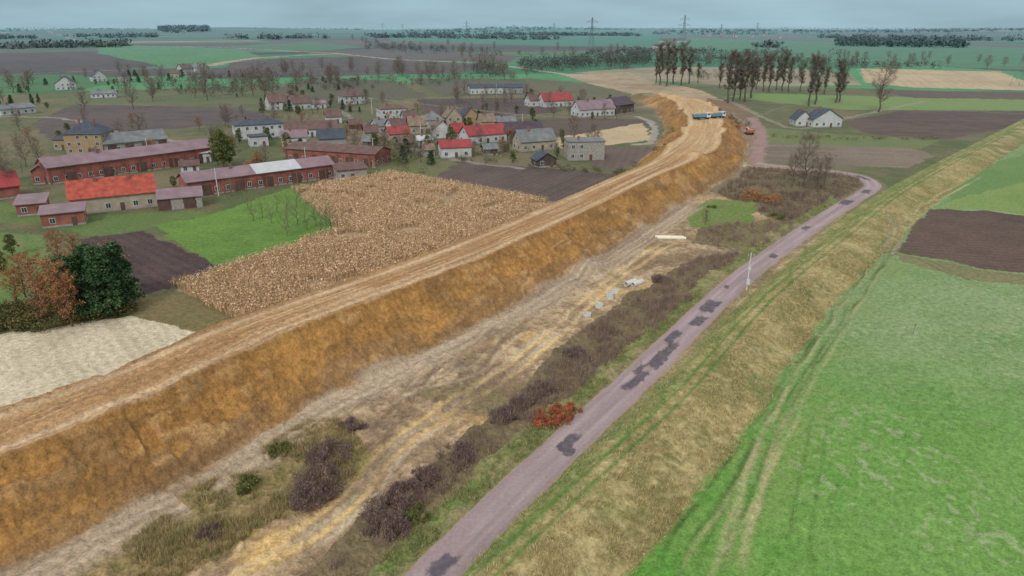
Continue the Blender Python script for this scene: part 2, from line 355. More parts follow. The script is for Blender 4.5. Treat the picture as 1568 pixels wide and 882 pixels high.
wheel([(300,910),(440,850),(545,770),(610,690),(720,610),(830,520),(905,455)],1.0,.4,LT,.55,.12)
wheel([(540,640),(640,590),(730,560),(820,480),(900,440),(960,400),(990,350)],1.0,.4,LT,.55,.12)
wheel([(560,700),(600,640),(660,560),(760,520),(860,470)],1.0,.4,A(118,98,76),.7,.12)
wheel([(640,660),(700,590),(780,500),(850,455),(930,400)],1.0,.35,A(122,100,78),.7,.12)
wheel([(600,620),(690,560),(770,490),(850,430),(910,385),(960,350)],1.0,.35,A(120,100,80),.6,.12)
wheel([(1050,370),(1110,378),(1150,395),(1180,385)],1.0,.5,A(170,148,122),.8,.1)
wheel([(1040,366),(985,352),(930,372),(860,410),(800,450)],1.0,.45,LT,.6,.1)
# embankment: crest road, cut slope, haul track
em=np.nonzero((np.abs(dE)<hw+17)&(RR<1000)&(sEm<sE-.5))[0]
de=dE[em];s_=sEm[em];h_=hw[em];pr=prof[em];ad=np.abs(de)
right=de<0
over=ad-h_
nA_=fbm(s_/14,de/1.6,4); nS=fbm((s_+over*.25)/2.4,de/5.,4); nT=fbm(s_/26+5,de/.5,3)*.7+nMed[em]*.3; nP=fbm(s_/6+2,de/3+8,5); nV=fbm(s_/.5,de/.5+4,2)
top1=A(180,140,94);top2=A(150,110,66);topL=A(204,174,136)
ct=top1[None]*(1-nA_[:,None])+top2[None]*nA_[:,None]
wl=ss(nT,.51,.64)*.55; ct=ct*(1-wl[:,None])+topL[None]*wl[:,None]
wd=ss(fbm(s_/40+15,de/.6+5,3),.55,.66)*.5; ct=ct*(1-wd[:,None])+A(130,98,68)[None]*wd[:,None]
pl_=np.exp(-((over+1.6)/.7)**2)*(.2+.9*nP)*.8;pl_=np.clip(pl_,0,1);ct=ct*(1-pl_[:,None])+A(214,186,146)*pl_[:,None]
spd=ss(s_,sA,sB)[:,None]; ct=ct*(1-.4*spd)+A(208,174,124)*.4*spd
mixs=np.clip(.5+(nS-.5)*1.1+(nP-.5)*1.9+(nV-.5)*.8,0,1)
sl=A(176,128,62)[None]*(1-mixs[:,None])+A(132,92,46)[None]*mixs[:,None]
lowp=ss(over+(nP-.5)*7,4.6,7.6)*.6; sl=sl*(1-lowp[:,None])+(A(138,108,74)*(.8+.4*nP)[:,None])*lowp[:,None]
pale=ss(nP*.7+nS*.3,.55,.64)*.5; sl=sl*(1-pale[:,None])+A(196,152,94)*pale[:,None]
dkp=ss(fbm(s_/5+70,over/2.2,4),.56,.66)*.45; sl=sl*(1-dkp[:,None])+A(106,80,50)*dkp[:,None]
# horizontal lifts left by the grader blade
lift=ss(vn(over/.9+3*nBig[em],s_/30),.55,.8)*.22; sl=sl*(1-lift[:,None])+A(120,86,46)*lift[:,None]
br=ss(over+(nS-.5)*1.5,1.2,.1)*.5; sl=sl*(1-br[:,None])+A(142,100,52)*br[:,None]
hn=np.clip(.5+(nA_-.5)*1.2+(nT-.5)*1.5,0,1)
ht=A(140,118,94)[None]*(1-hn[:,None])+A(180,158,130)[None]*hn[:,None]
rt=(np.exp(-((over-11)/.35)**2)+np.exp(-((over-12.9)/.35)**2)+np.exp(-((over-14.3)/.3)**2))*(.2+.9*nP)
rt=np.clip(rt,0,1)*.6; ht=ht*(1-rt[:,None])+A(194,174,150)*rt[:,None]
wS=ss(over+(nP-.5)*.8,-.35,.25)[:,None]; wH=ss(over+(nP-.5)*2.6,8.2,9.8)[:,None]
col=ct*(1-wS)+sl*wS; col=col*(1-wH)+ht*wH
wout=np.where(right,1-ss(over+(nP-.5)*4,13.,16.),1-ss(over+(nP-.5)*2,8.5,11))
wout=wout*(1-.6*ss(s_,sE-30,sE-5))
wout=np.where((over>9.2)&(s_>sA-6),wout*.35,wout)
C[em]=C[em]*(1-wout[:,None])+col*wout[:,None]
onsl=(over>0)&(over<9.3)
z[em]+=np.where(onsl,((nS-.5)*.8+(nP-.5)*1.5+(nV-.5)*.2)*np.clip(over/2,0,1)*np.clip((9.6-over)/2,.15,1),0)
z[em]+=np.where(over<=0,(nT-.5)*.24+(nV-.5)*.06,0)+np.where(over>9.3,(nT-.5)*.2-np.clip(rt,0,1)*.1,0)
z[em]+=np.where(np.abs(over)<.8,.22*np.exp(-(over/.5)**2)*(nP+.3),0)
for u,v,h,sx in [(1010,143,2.6,9),(1035,150,1.6,6),(995,150,2.,6),(1050,140,1.5,6),(1095,160,1.8,5),(1062,240,1.2,4),(975,136,2.,6)]:
    idx,w=bump(u,v,h,sx,6.); w=np.clip(w*(.2+1.3*nMed[idx]),0,1)*.6
    C[idx]=C[idx]*(1-w[:,None])+(A(204,164,110)*(.75+.5*nMed[idx])[:,None])*w[:,None]
pi=np.nonzero((X>60)&(X<190)&(Y>220)&(Y<420))[0]
d,s=PATH.sd(wx[pi],wy[pi]); w=(1-ss(np.abs(d),1.9,3.4)); C[pi]=C[pi]*(1-w[:,None])+(A(154,124,118)*(.85+.3*nMed[pi])[:,None])*w[:,None]
rel=np.where(dL<-8,.07,.22)*np.clip(1.3-RR/260,0,1)
z+=(nFin-.5)*rel
bed=1-ss(np.abs(dR),2.45,3.3); z=z*(1-bed)-.03*bed
V=np.stack([X,Y,z],1)
i=np.arange(nr-1)[:,None]*nt_+np.arange(nt_-1)[None]
F=np.stack([i,i+1,i+1+nt_,i+nt_],-1).reshape(-1,4)
a0,b0,c0=V[F[0,0]],V[F[0,1]],V[F[0,2]]
if np.cross(b0-a0,c0-a0)[2]<0: F=F[:,::-1]
mk('ground',V,F,C,M_ground,True)
# ------------------------------------------------------------------ road
ns=int(ROAD.S[-1]/.22);nw=26
sv=np.linspace(0,ROAD.S[-1],ns)
cen=np.array([ROAD.at(q)[0] for q in sv]);dr=np.gradient(cen,axis=0)
k=9; pad=np.pad(dr,((k,k),(0,0)),'edge'); dr=np.stack([np.convolve(pad[:,j],np.ones(2*k+1)/(2*k+1),'valid') for j in range(2)],1)
dr/=np.linalg.norm(dr,axis=1)[:,None];nn=np.stack([-dr[:,1],dr[:,0]],1)
tw=np.linspace(-1,1,nw)
hwid=2.35+.5*(fbm(sv/2.2,sv*0+1,4)-.5)+.1
dv=tw[None]*hwid[:,None]
P=cen[:,None]+nn[:,None]*dv[...,None]
S2=np.repeat(sv[:,None],nw,1).ravel();D2=dv.ravel()
zr=.035+.03*(1-(tw[None]**2)).repeat(ns,0).ravel()-.08*(np.abs(np.tile(tw,ns))>.99)
rn=fbm(S2/6,D2/1.3,4);rf=fbm(S2/.5,D2/.5,3);rl=fbm(S2/25,D2/.5+4,3)
rc=A(146,124,124)[None]*(1-rn[:,None])+A(170,150,149)[None]*rn[:,None]
w=ss(rl,.5,.66)*.4;rc=rc*(1-w[:,None])+A(134,118,118)*w[:,None]
w=np.exp(-((np.abs(D2)-1.0)/.35)**2)*.3*rn*2;rc=rc*(1-w[:,None])+A(182,164,162)*w[:,None]
w=ss(np.abs(D2)+(rf-.5)*.8,1.9,2.4)*.6;rc=rc*(1-w[:,None])+A(160,134,112)*w[:,None]
for u,v,L_,dd,wd in [(676,872,1.8,-.2,1.0),(882,682,2.2,.1,.9),(872,690,1.2,-1.,.5),(962,580,3.6,-.3,.9),(985,566,2.,.9,.6),(1022,545,5.5,-.2,.8),(1045,520,3.,.8,.6),(1076,492,2.4,-.4,1.2),(1094,470,3.5,.0,1.3),(1120,442,1.,.5,.5),(1300,311,3.5,.3,1.5),(1328,294,3.,0,1.4),(1320,272,4,.4,1.2),(1180,392,1.6,-.8,.7),(1240,350,2.,.7,.8)]:
    p=G(u,v);s0=ROAD.sd(np.array([p[0]]),np.array([p[1]]))[1][0]
    q=np.maximum(np.abs(S2-s0+(rf-.5)*1.6+(rn-.5)*2)/L_,np.abs(D2-dd+(rn-.5)*1.6+(rf-.5)*.5)/wd)
    w=(1-ss(q,.75,1.0))*.9*(.65+.6*rf);w=np.clip(w,0,1);rc=rc*(1-w[:,None])+(A(86,80,88)*(.85+.3*rf)[:,None])*w[:,None]
Vr=np.stack([P[...,0].ravel(),P[...,1].ravel(),zr],1)
i=np.arange(ns-1)[:,None]*nw+np.arange(nw-1)[None]
Fr=np.stack([i,i+nw,i+nw+1,i+1],-1).reshape(-1,4)
if np.cross(Vr[Fr[0,1]]-Vr[Fr[0,0]],Vr[Fr[0,2]]-Vr[Fr[0,0]])[2]<0: Fr=Fr[:,::-1]
mk('road',Vr,Fr,rc,M_road,True)
# ------------------------------------------------------------------ vegetation generators
def scatter(poly,n,z0=0,px=True):
    P=GP(poly,z0) if px else np.asarray(poly)
    lo,hi=P.min(0),P.max(0)
    x=rng.uniform(lo[0],hi[0],n);y=rng.uniform(lo[1],hi[1],n)
    idx=inpoly(x,y,P); return x[idx],y[idx]
def place(x,y): return np.stack([x,y,terrain(x,y)],1)
def blades(P,k,h,spread,w,c1,c2,hv=.4):
    n=len(P);B=np.repeat(P,k,0);N=n*k
    a=rng.uniform(0,2*math.pi,N);rr=rng.random(N)*spread
    hh=np.repeat(h*(1-hv+2*hv*rng.random(n)),k)*(.6+.5*rng.random(N))
    base=B+np.stack([np.cos(a)*rr*.5,np.sin(a)*rr*.5,-.05*np.ones(N)],1)
    tip=B+np.stack([np.cos(a)*rr*1.3,np.sin(a)*rr*1.3,hh],1)
    b=rng.uniform(0,2*math.pi,N);wv=np.stack([np.cos(b),np.sin(b),np.zeros(N)],1)*w*.5
    V=np.stack([base-wv,base+wv,tip],1).reshape(-1,3)
    t=np.repeat(rng.random(n),k)[:,None];col=(c1*(1-t)+c2*t)*(.75+.5*rng.random(N))[:,None]
    return V,np.repeat(col,3,0)
def cloud(P,rad,k,size,c1,c2,flat=.8,base=0.0,sliver=1.):
    """k small leaf/twig faces spread through each clump's volume"""
    n=len(P);N=n*k;rad=np.broadcast_to(rad,(n,))
    d=rng.normal(size=(N,3));d/=np.linalg.norm(d,axis=1)[:,None];q=rng.random(N)**.45
    R_=np.repeat(rad,k);d=d*(q*R_)[:,None];d[:,2]*=flat
    c=np.repeat(P,k,0)+d;c[:,2]+=R_*flat*base
    e1=rng.normal(size=(N,3))
    if sliver<1: e1=e1*.7+d/np.maximum(R_,1e-3)[:,None]*1.2+[0,0,.5]
    e1/=np.linalg.norm(e1,axis=1)[:,None];e2=np.cross(e1,rng.normal(size=(N,3)));e2/=np.linalg.norm(e2,axis=1)[:,None]
    s=size*(.5+rng.random(N))[:,None]
    V=np.stack([c+e1*s,c-e1*s*.5+e2*s*.7*sliver,c-e1*s*.5-e2*s*.7*sliver],1).reshape(-1,3)
    t=np.repeat(rng.random(n),k)[:,None];col=(c1*(1-t)+c2*t)*(.65+.7*rng.random(N))[:,None]
    return V,np.repeat(col,3,0)
def tri_obj(name,parts,mat=M_veg):
    V=np.vstack([p[0] for p in parts]);C_=np.vstack([p[1] for p in parts])
    return mk(name,V,np.arange(len(V)).reshape(-1,3),C_,mat)
# --- dry corn
cornpoly=[(266,438),(520,352),(448,292),(600,266),(866,314),(700,402),(405,505),(330,474)]
P4=GP(cornpoly)
dv_=np.array(G(700,402))-np.array(G(405,505));dv_/=np.hypot(*dv_);nv_=np.array([-dv_[1],dv_[0]])
cen_=P4.mean(0);aa,bb=np.meshgrid(np.arange(-90,90,.45),np.arange(-60,60,.78))
aa=aa.ravel()+rng.normal(0,.12,aa.size);bb=bb.ravel()+rng.normal(0,.1,bb.size)
x=cen_[0]+dv_[0]*aa+nv_[0]*bb;y=cen_[1]+dv_[1]*aa+nv_[1]*bb
idx=inpoly(x+(fbm(x/4,y/4,2)-.5)*3,y,P4);x,y=x[idx],y[idx]
dEc,_=EMB.sd(x,y);kk=(dEc>15)&(rng.random(len(x))<.93)&(fbm(x/6,y/6,3)<.66);x,y=x[kk],y[kk]
pc=place(x,y)
tri_obj('dry_corn_field',[blades(pc,3,1.9,.3,.12,A(222,190,146),A(186,152,114),.2),cloud(pc+[0,0,1.1],.5,9,.17,A(228,196,152),A(176,144,108),1.5)])
# --- weeds
def pts(poly,n,cond=None):
    x,y=scatter(poly,n)
    q=terrain(x,y,True);ok=(np.abs(q[3])>3.0)&(np.abs(q[1])>q[7]+11.5)
    if cond is not None: ok&=cond(x,y,q)
    return np.stack([x,y,q[0]],1)[ok]
strip=[(500,870),(600,765),(720,670),(800,600),(895,508),(1000,444),(1068,396),(1132,386),(1120,405),(1040,480),(950,548),(850,625),(760,690),(620,800),(560,880)]
s1=pts(strip,12000,lambda x,y,q:(q[3]>4.8+ (fbm(x/5,y/5,2)-.5)*5)&(fbm(x/3.5+5,y/3.5,3)>.38))
br1=A(128,106,94);br2=A(162,136,120);br3=A(104,88,78)
tri_obj('dry_weed_scrub',[blades(s1,14,1.3,.8,.05,br1,br2,.5),cloud(s1+[0,0,.5],.6,12,.12,br3,br2,.9,0,.4)])
v1=pts([(120,885),(190,835),(330,725),(440,648),(520,642),(560,690),(540,725),(470,772),(330,850),(280,890)],7500,lambda x,y,q:fbm(x/4,y/4,3)>.45)
tri_obj('wild_grass_and_weeds',[blades(v1,11,.6,.6,.05,A(134,130,76),A(190,164,118),.5)])
v2=pts([(560,640),(700,590),(860,470),(1000,380),(1030,330),(900,380),(700,500)],1700,lambda x,y,q:fbm(x/4+9,y/4,3)>.58)
tri_obj('sparse_weeds',[blades(v2,8,.5,.5,.05,A(126,116,72),A(156,136,98),.5)])
def bushes(name,plist,c1,c2,k=420,size=.12,tw=60):
    for (u,v,r_,h_) in plist:
        x,y=G(u,v);x=np.array([x]);y=np.array([y]);p=place(x,y)[0]
        m=max(6,int(14*r_)); an=rng.uniform(0,6.28,m);q=np.sqrt(rng.random(m))*r_*1.15
        P=np.stack([p[0]+np.cos(an)*q,p[1]+np.sin(an)*q,p[2]+h_*(.2+.4*rng.random(m))*(1-.5*(q/r_)**2)],1)
        Pb=P.copy();Pb[:,2]=p[2]
        parts=[cloud(P,h_*(.18+.24*rng.random(m)),k//m*3,size,c1,c2,1.,0,.45 if tw>100 else 1.),blades(Pb,tw//m*2+4,h_*.85,h_*.4,.035,c1*.9,c2*.9,.3)]
        V=np.vstack([a_[0] for a_ in parts]);V=V-p
        ob=mk(name,V,np.arange(len(V)).reshape(-1,3),np.vstack([a_[1] for a_ in parts]),M_veg);ob.location=p
bushes('bare_shrub',[(492,745,2.3,2.8),(505,700,2.,2.4),(478,765,1.8,2.2),(540,655,1.3,1.4),(325,820,1.,1.1),(620,760,1.8,1.9),(590,785,1.8,1.9),(650,735,1.6,1.6),(700,700,1.8,1.8),(830,600,1.6,1.8),(1010,430,1.5,1.8),(600,810,1.5,1.5),(880,545,1.5,1.6),(770,640,1.5,1.6),(800,620,1.4,1.5)],A(112,92,86),A(144,120,110),900,.14,160)
bushes('red_leaved_shrub',[(845,642,1.9,1.5),(868,632,1.6,1.3),(832,648,1.,1.)],A(186,108,68),A(146,86,58),900,.1)
bushes('green_shrub',[(375,745,1.2,1.3),(430,690,1.1,1.2),(1188,333,1.6,1.9),(1090,318,1.,1.),(640,790,1.2,1.)],A(88,100,46),A(120,118,62),600,.1)
bushes('orange_shrub',[(1152,306,2.4,4.2),(1182,312,2.,4.),(392,256,2.2,5.)],A(184,136,88),A(150,112,74),1000,.16)
s2=pts([(1065,372),(1090,348),(1180,335),(1300,285),(1330,278),(1335,290),(1212,365),(1140,385)],2600,lambda x,y,q:fbm(x/5,y/5,3)>.45)
s3=pts([(1095,265),(1150,258),(1305,270),(1322,282),(1200,345),(1150,316),(1085,290)],2600,lambda x,y,q:fbm(x/6,y/6,3)>.45)
tri_obj('roadside_scrub',[blades(s2,12,1.4,.9,.06,br1,br2,.5),cloud(s2+[0,0,.5],.8,10,.17,br3,br2,.8,0,.5),blades(s3,12,1.7,1.,.07,br3,br2,.5),cloud(s3+[0,0,.6],1.,10,.2,br3,A(122,112,82),.8,0,.5)])
# --- grass tufts levee / verge / meadow
def band(n,d0,d1,smin,smax,pw=1.6):
    s=smin+(smax-smin)*rng.random(n)**pw;d=rng.uniform(d0,d1,n)
    i=np.clip(np.searchsorted(LEV.S,s)-1,0,len(LEV.L)-1)
    p=LEV.P[i]+LEV.D[i]*(s-LEV.S[i])[:,None];nn_=np.stack([-LEV.D[i][:,1],LEV.D[i][:,0]],1)
    p=p+nn_*d[:,None];return p[:,0],p[:,1],s,d
x,y,s,d=band(42000,-9,4.5,55,340)
q=terrain(x,y,True);ok=(np.abs(q[3])>2.9)&(np.abs(d-.8)>.35)&(np.abs(d+.7)>.35)&(fbm(x/1.6,y/1.6,3)>.47)
p=np.stack([x,y,q[0]],1)[ok];dd_=d[ok]
rt_=p[dd_<0];lt_=p[dd_>=0]
tri_obj('levee_grass_tufts',[blades(rt_,5,.36,.45,.06,A(214,194,142),A(150,138,84),.5),blades(lt_,4,.24,.4,.06,A(134,144,80),A(186,172,120),.5)])
s=rng.random(14000)**1.4*(ROAD.S[-1]-80);d=rng.uniform(2.7,5.5,14000)
i=np.clip(np.searchsorted(ROAD.S,s)-1,0,len(ROAD.L)-1);p=ROAD.P[i]+ROAD.D[i]*(s-ROAD.S[i])[:,None]+np.stack([-ROAD.D[i][:,1],ROAD.D[i][:,0]],1)*d[:,None]
p=place(p[:,0],p[:,1]);ok=fbm(p[:,0]/2,p[:,1]/2,2)>.45
tri_obj('verge_grass_tufts',[blades(p[ok],4,.3,.4,.06,A(114,134,68),A(174,158,112),.4)])
mx_,my_=scatter([(1010,900),(1160,690),(1290,480),(1370,400),(1568,440),(1568,900)],26000)
q=terrain(mx_,my_,True);ok=(q[5]<-9)&(fbm(mx_/3,my_/3,3)>.48)
tri_obj('meadow_grass_tufts',[blades(np.stack([mx_,my_,q[0]],1)[ok],4,.15,.35,.05,A(112,156,68),A(180,188,136),.4)])
# ------------------------------------------------------------------ trees
def tube(p0,p1,r0,r1,VV,FF,n=4):
    d=(p1-p0);L=np.linalg.norm(d);d=d/max(L,1e-6);u=np.cross(d,[.3,.9,.2]);u/=np.linalg.norm(u);v=np.cross(d,u);b=sum(len(q) for q in VV)
    a=np.arange(n)*2*math.pi/n;c=np.cos(a)[:,None]*u+np.sin(a)[:,None]*v
    VV.append(np.vstack([p0+c*r0,p1+c*r1]))
    for i in range(n):
        j=(i+1)%n;FF.append((b+i,b+j,b+n+j));FF.append((b+i,b+n+j,b+n+i))
def bare_tree(h,crown,seed,c1,c2,first=.22,mist=0,twigs=26,leaf=None,shape='round',nlimb=22):
    """leader trunk, tapered limbs along it, forks, then many thin twigs through the crown"""
    r=np.random.default_rng(seed);VV=[];FF=[];ends=[]
    trunk=[np.zeros(3)];n=7
    for i in range(1,n+1): trunk.append(np.array([r.normal()*h*.012*i**.5,r.normal()*h*.012*i**.5,h*.93*i/n]))
    rad=lambda t:h*(.017*(1-t)**1.1+.0022)
    for i in range(n): tube(trunk[i],trunk[i+1],rad(i/n),rad((i+1)/n),VV,FF,5)
    for k in range(nlimb):
        t=first+(.97-first)*(k+r.random())/nlimb
        f=t*n;i=min(int(f),n-1);st=trunk[i]+(trunk[i+1]-trunk[i])*(f-i)
        a=k*2.4+r.normal()*.4
        if shape=='round': reach=crown*h*math.sqrt(max(.06,1-((t-.5)/.56)**2))*(.7+.45*r.random());rise=.45+.5*t
        else: reach=crown*h*(.55+.5*math.sin(min(1,(t-first)/(1-first))*2.6))*(.6+.5*r.random());rise=1.4
        d=np.array([math.cos(a),math.sin(a),rise]);d/=np.linalg.norm(d)
        p=st;seg=3;L=reach/seg;r0=rad(t)*.6
        for s_ in range(seg):
            q=p+d*L;tube(p,q,r0,r0*.65,VV,FF,3)
            for m in range(2):
                dd=d+r.normal(size=3)*.55+[0,0,.15];dd/=np.linalg.norm(dd);l2=L*(.6+.5*r.random());q2=p+(q-p)*r.random();q3=q2+dd*l2
                tube(q2,q3,r0*.5,r0*.2,VV,FF,3);ends.append((q3,dd,l2));ends.append((q2+dd*l2*.5,dd,l2))
            p=q;r0*=.65;d=d+r.normal(size=3)*.2+[0,0,.12];d/=np.linalg.norm(d)
        ends.append((p,d,L))
    V=np.vstack(VV);F=np.array(FF);C_=np.tile(c1,(len(V),1))*(.8+.4*r.random((len(V),1)))
    tp=np.array([t[0] for t in ends]);td=np.array([t[1] for t in ends]);tl=np.array([t[2] for t in ends])
    n=len(tp)*twigs;B=np.repeat(tp,twigs,0)+r.normal(size=(n,3))*np.repeat(tl,twigs)[:,None]*.22
    D=np.repeat(td,twigs,0)*.8+r.normal(size=(n,3))*.55+[0,0,.2];D/=np.linalg.norm(D,axis=1)[:,None]
    LL=h*.055*(.5+.9*r.random(n));side=np.cross(D,r.normal(size=(n,3)));side/=np.linalg.norm(side,axis=1)[:,None]
    wv=side*h*.0013
    TV=np.stack([B-wv,B+wv,B+D*LL[:,None]],1).reshape(-1,3);TC=np.repeat(c2[None]*(.7+.6*r.random((n,1))),3,0)
    F2=np.arange(len(TV)).reshape(-1,3)+len(V)
    V=np.vstack([V,TV]);F=np.vstack([F,F2]);C_=np.vstack([C_,TC])
    ex=[]
    if mist: ex.append(cloud(tp[r.choice(len(tp),mist)],h*.026,60,.25,A(84,90,56),A(66,74,46)))
    if leaf is not None: ex.append(cloud(tp[r.random(len(tp))<.75],h*.05,7,h*.013,leaf[0],leaf[1]))
    for e in ex:
        F=np.vstack([F,np.arange(len(e[0])).reshape(-1,3)+len(V)]);V=np.vstack([V,e[0]]);C_=np.vstack([C_,e[1]])
    return V,F,C_
def leafy(h,rx,seed,c1,c2,ncl=26,k=120,size=.3,zb=.25,conif=False):
    r=np.random.default_rng(seed);VV=[];FF=[]
    tube(np.zeros(3),np.array([.1,0,h*.5]),h*.02,h*.014,VV,FF,6);tube(np.array([.1,0,h*.5]),np.array([0,0,h*.92]),h*.014,h*.004,VV,FF,6)
    cl=[]
    for i in range(ncl):
        t=r.random();a=r.uniform(0,6.28)
        zz=zb+(1-zb)*t*.97
        w=rx*((1-t)**.8*.95+.08) if conif else rx*math.sqrt(max(0.05,1-(2*t-1.0)**2))*(.6+.5*r.random())
        q=w*(.4+.6*r.random());c=np.array([math.cos(a)*q,math.sin(a)*q,zz*h]);cl.append(c)
        tube(np.array([0,0,max(h*.1,c[2]-h*.12)]),c,h*.006,h*.002,VV,FF,3)
    V=np.vstack(VV);F=np.array(FF);C_=np.tile(A(90,72,58),(len(V),1))
    e=cloud(np.array(cl),np.array([h*(.05+.06*r.random()) for _ in cl]),k,size,c1,c2,.7)
    return np.vstack([V,e[0]]),np.vstack([F,np.arange(len(e[0])).reshape(-1,3)+len(V)]),np.vstack([C_,e[1]])
def tmesh(n,t): return mk(n,t[0],t[1],t[2],M_veg,False,link=False)
bc1=A(104,90,78);bc2=A(128,110,96)
BT=[tmesh('bare_tree_mesh',bare_tree(14,.34,20+i,bc1,bc2,.2,0,16)) for i in range(5)]
PT=[tmesh('poplar_mesh',bare_tree(26,.17,40+i,A(92,82,70),A(114,102,86),.25,5,16,None,'col',26)) for i in range(4)]
FT=[tmesh('fruit_tree_mesh',bare_tree(6,.42,60+i,A(104,100,76),A(134,130,98),.22,0,12,None,'round',12)) for i in range(3)]
RT=[tmesh('autumn_tree_mesh',bare_tree(10,.32,70+i,A(96,78,64),A(132,98,72),.2,0,6,(A(188,124,72),A(146,102,68)))) for i in range(3)]
CT=[tmesh('conifer_mesh',leafy(11,3.2,80+i,A(50,80,48),A(80,106,60),80,80,.2,.12,True)) for i in range(3)]
GT_=[tmesh('green_tree_mesh',leafy(12,3.4,90+i,A(120,120,60),A(86,102,48),60,90,.2,.16)) for i in range(3)]
def tree(name,me,u,v,s,xy=1.0):
    x,y=G(u,v);p=place(np.array([x]),np.array([y]))[0]
    ob=bpy.data.objects.new(name,me);sc.collection.objects.link(ob);ob.location=(p[0],p[1],p[2]-.1)
    ob.rotation_euler=(0,0,random.uniform(0,6.28));ob.scale=(s*xy,s*xy,s)
for (u,v,h) in [(405,150,22),(388,148,18),(372,146,17),(418,150,19),(318,154,22),(300,150,15),(130,170,13),(205,167,15),(5,280,15),(20,300,10),(1345,172,27),(1229,288,16),(1212,288,10),(1250,290,9),(1262,284,9),(235,150,13),(560,165,10),(460,125,12),(640,185,9),(760,175,9),(915,222,6),(900,218,5),(1170,120,16),(745,112,20),(735,108,18),(755,112,19),(725,112,16),(350,195,10),(215,215,11),(40,255,11),(590,235,9),(618,250,7),(545,240,9),(1080,345,4),(725,240,6),(770,240,6),(560,60,20),(540,64,18),(60,250,9),(30,200,10),(700,150,11)]:
    tree('bare_tree',random.choice(BT),u,v,h/14,random.uniform(.9,1.25))
for (u,v,h) in [(1010,130,34),(1020,132,35),(1031,128,31),(1043,131,34),(1055,128,29),(1068,127,17),(1114,158,32),(1122,156,31),(1132,154,27),(1140,156,31),(1150,150,28),(1168,140,27),(1177,141,28),(1188,139,26),(1197,140,29),(1207,141,25),(1238,163,31),(1247,160,28),(1279,158,27),(1285,157,24),(1225,140,22),(1262,145,20),(1158,137,22),(1004,128,26),(1102,135,20)]:
    tree('poplar_tree',random.choice(PT),u,v,h/26,random.uniform(.95,1.3))
for (u,v,h) in [(388,338,5),(402,334,5.5),(416,342,5),(442,348,6),(456,345,6),(470,352,6.5),(484,347,6),(500,345,6.5),(508,355,6),(380,318,5),(425,325,5),(440,322,5),(455,318,6),(355,300,5),(330,292,4),(492,360,6),(440,362,5)]:
    tree('fruit_tree',random.choice(FT),u,v,h/6)
for (u,v,h) in [(100,492,11),(62,472,10),(80,498,9),(40,455,8),(96,420,9),(120,410,7),(1150,125,12),(30,470,7),(112,500,9),(945,80,16),(955,80,14),(395,258,6)]:
    tree('autumn_tree',random.choice(RT),u,v,h/10)
for (u,v,h) in [(128,482,10.5),(165,484,12),(192,470,11.5),(150,474,11.5),(178,478,10),(110,466,9),(20,168,9),(50,160,7),(200,125,10),(212,125,8),(280,118,8),(402,172,8),(712,200,6),(60,158,6)]:
    tree('conifer_tree',random.choice(CT),u,v,h/11,1.15 if v>400 else .8)
for (u,v,h) in [(343,256,13),(352,252,10),(334,252,10),(815,185,7),(690,215,6),(575,230,7),(440,230,7),(860,215,5),(655,230,6),(20,392,5),(5,420,5)]:
    tree('green_tree',random.choice(GT_),u,v,h/12)
def mass(name,poly,n,r_,hh,c1,c2,k=40,size=.35,thr=.35,sl=.6):
    x,y=scatter(poly,n);m=fbm(x/(r_*3),y/(r_*3),2)>thr;p=place(x[m],y[m])
    rr_=r_*(.6+.8*rng.random(len(p)));p[:,2]+=hh*.45*(.6+.6*rng.random(len(p)))
    tri_obj(name,[cloud(p,rr_,k,size,c1,c2,hh/(2*r_)*.9,0,sl)])
bw1=A(106,92,74);bw2=A(82,76,62)
mass('village_brush',[(575,215),(600,212),(640,235),(665,268),(640,272),(600,258),(575,240)],200,1.8,3.6,bw1,A(94,100,60),45,.32,.42)
mass('village_brush',[(240,118),(480,118),(480,132),(380,150),(300,150),(230,140)],300,3.,7.,bw1,A(88,92,64),70,.5,.42)
mass('village_brush',[(440,112),(480,126),(760,112),(800,124),(640,135),(500,142)],340,3.,6.,bw2,bw1,70,.5,.4)
mass('orchard_brush',[(280,205),(345,195),(360,240),(330,250),(330,230)],90,2.,4.,bw1,A(88,94,54),60,.28)
mass('hedge',[(-40,480),(60,470),(200,470),(212,480),(60,510),(-40,515)],520,1.2,2.4,A(118,100,60),A(88,94,48),70,.16,.36,1)
mass('hedge',[(60,380),(120,370),(190,376),(205,460),(120,480),(60,440)],200,1.5,3.,A(140,104,68),A(86,94,52),70,.17,.45,1)
mass('hedge',[(700,240),(860,256),(960,262),(955,268),(860,262),(690,248)],260,1.2,1.9,A(108,100,62),bw2,50,.22,.42)
mass('garden_brush',[(560,200),(700,196),(830,214),(870,240),(700,250),(640,232)],220,1.5,2.8,A(90,100,54),bw1,50,.25,.46)
mass('garden_brush',[(340,180),(560,172),(580,225),(420,255),(340,235)],130,1.5,3.,A(90,98,54),bw1,50,.25,.46)
mass('hedge',[(1100,190),(1140,182),(1150,195),(1120,205)],60,1.6,2.4,bw1,bw2,50,.3)
mass('levee_foot_scrub',[(1178,205),(1300,212),(1440,210),(1440,214),(1300,218),(1178,212)],200,1.4,1.6,A(130,120,78),A(106,104,62),40,.25,.42)
mass('embankment_scrub',[(940,262),(985,250),(1015,222),(1025,200),(1035,205),(1030,235),(1000,252),(960,275)],170,1.2,1.8,A(102,102,60),bw2,50,.25,.4)
dw1=A(68,74,66);dw2=A(94,86,76)
mass('treeline',[(795,102),(870,97),(975,92),(1010,98),(960,106),(870,108),(800,112)],380,6,16,dw1,A(90,76,66),70,1.0,.3)
mass('treeline',[(560,68),(640,70),(700,78),(800,84),(800,90),(640,82),(560,76)],280,7,14,dw1,dw2,70,1.1,.36)
mass('treeline',[(725,104),(775,104),(775,118),(728,120)],60,5,13,A(100,86,72),dw2,80,.7,.36)
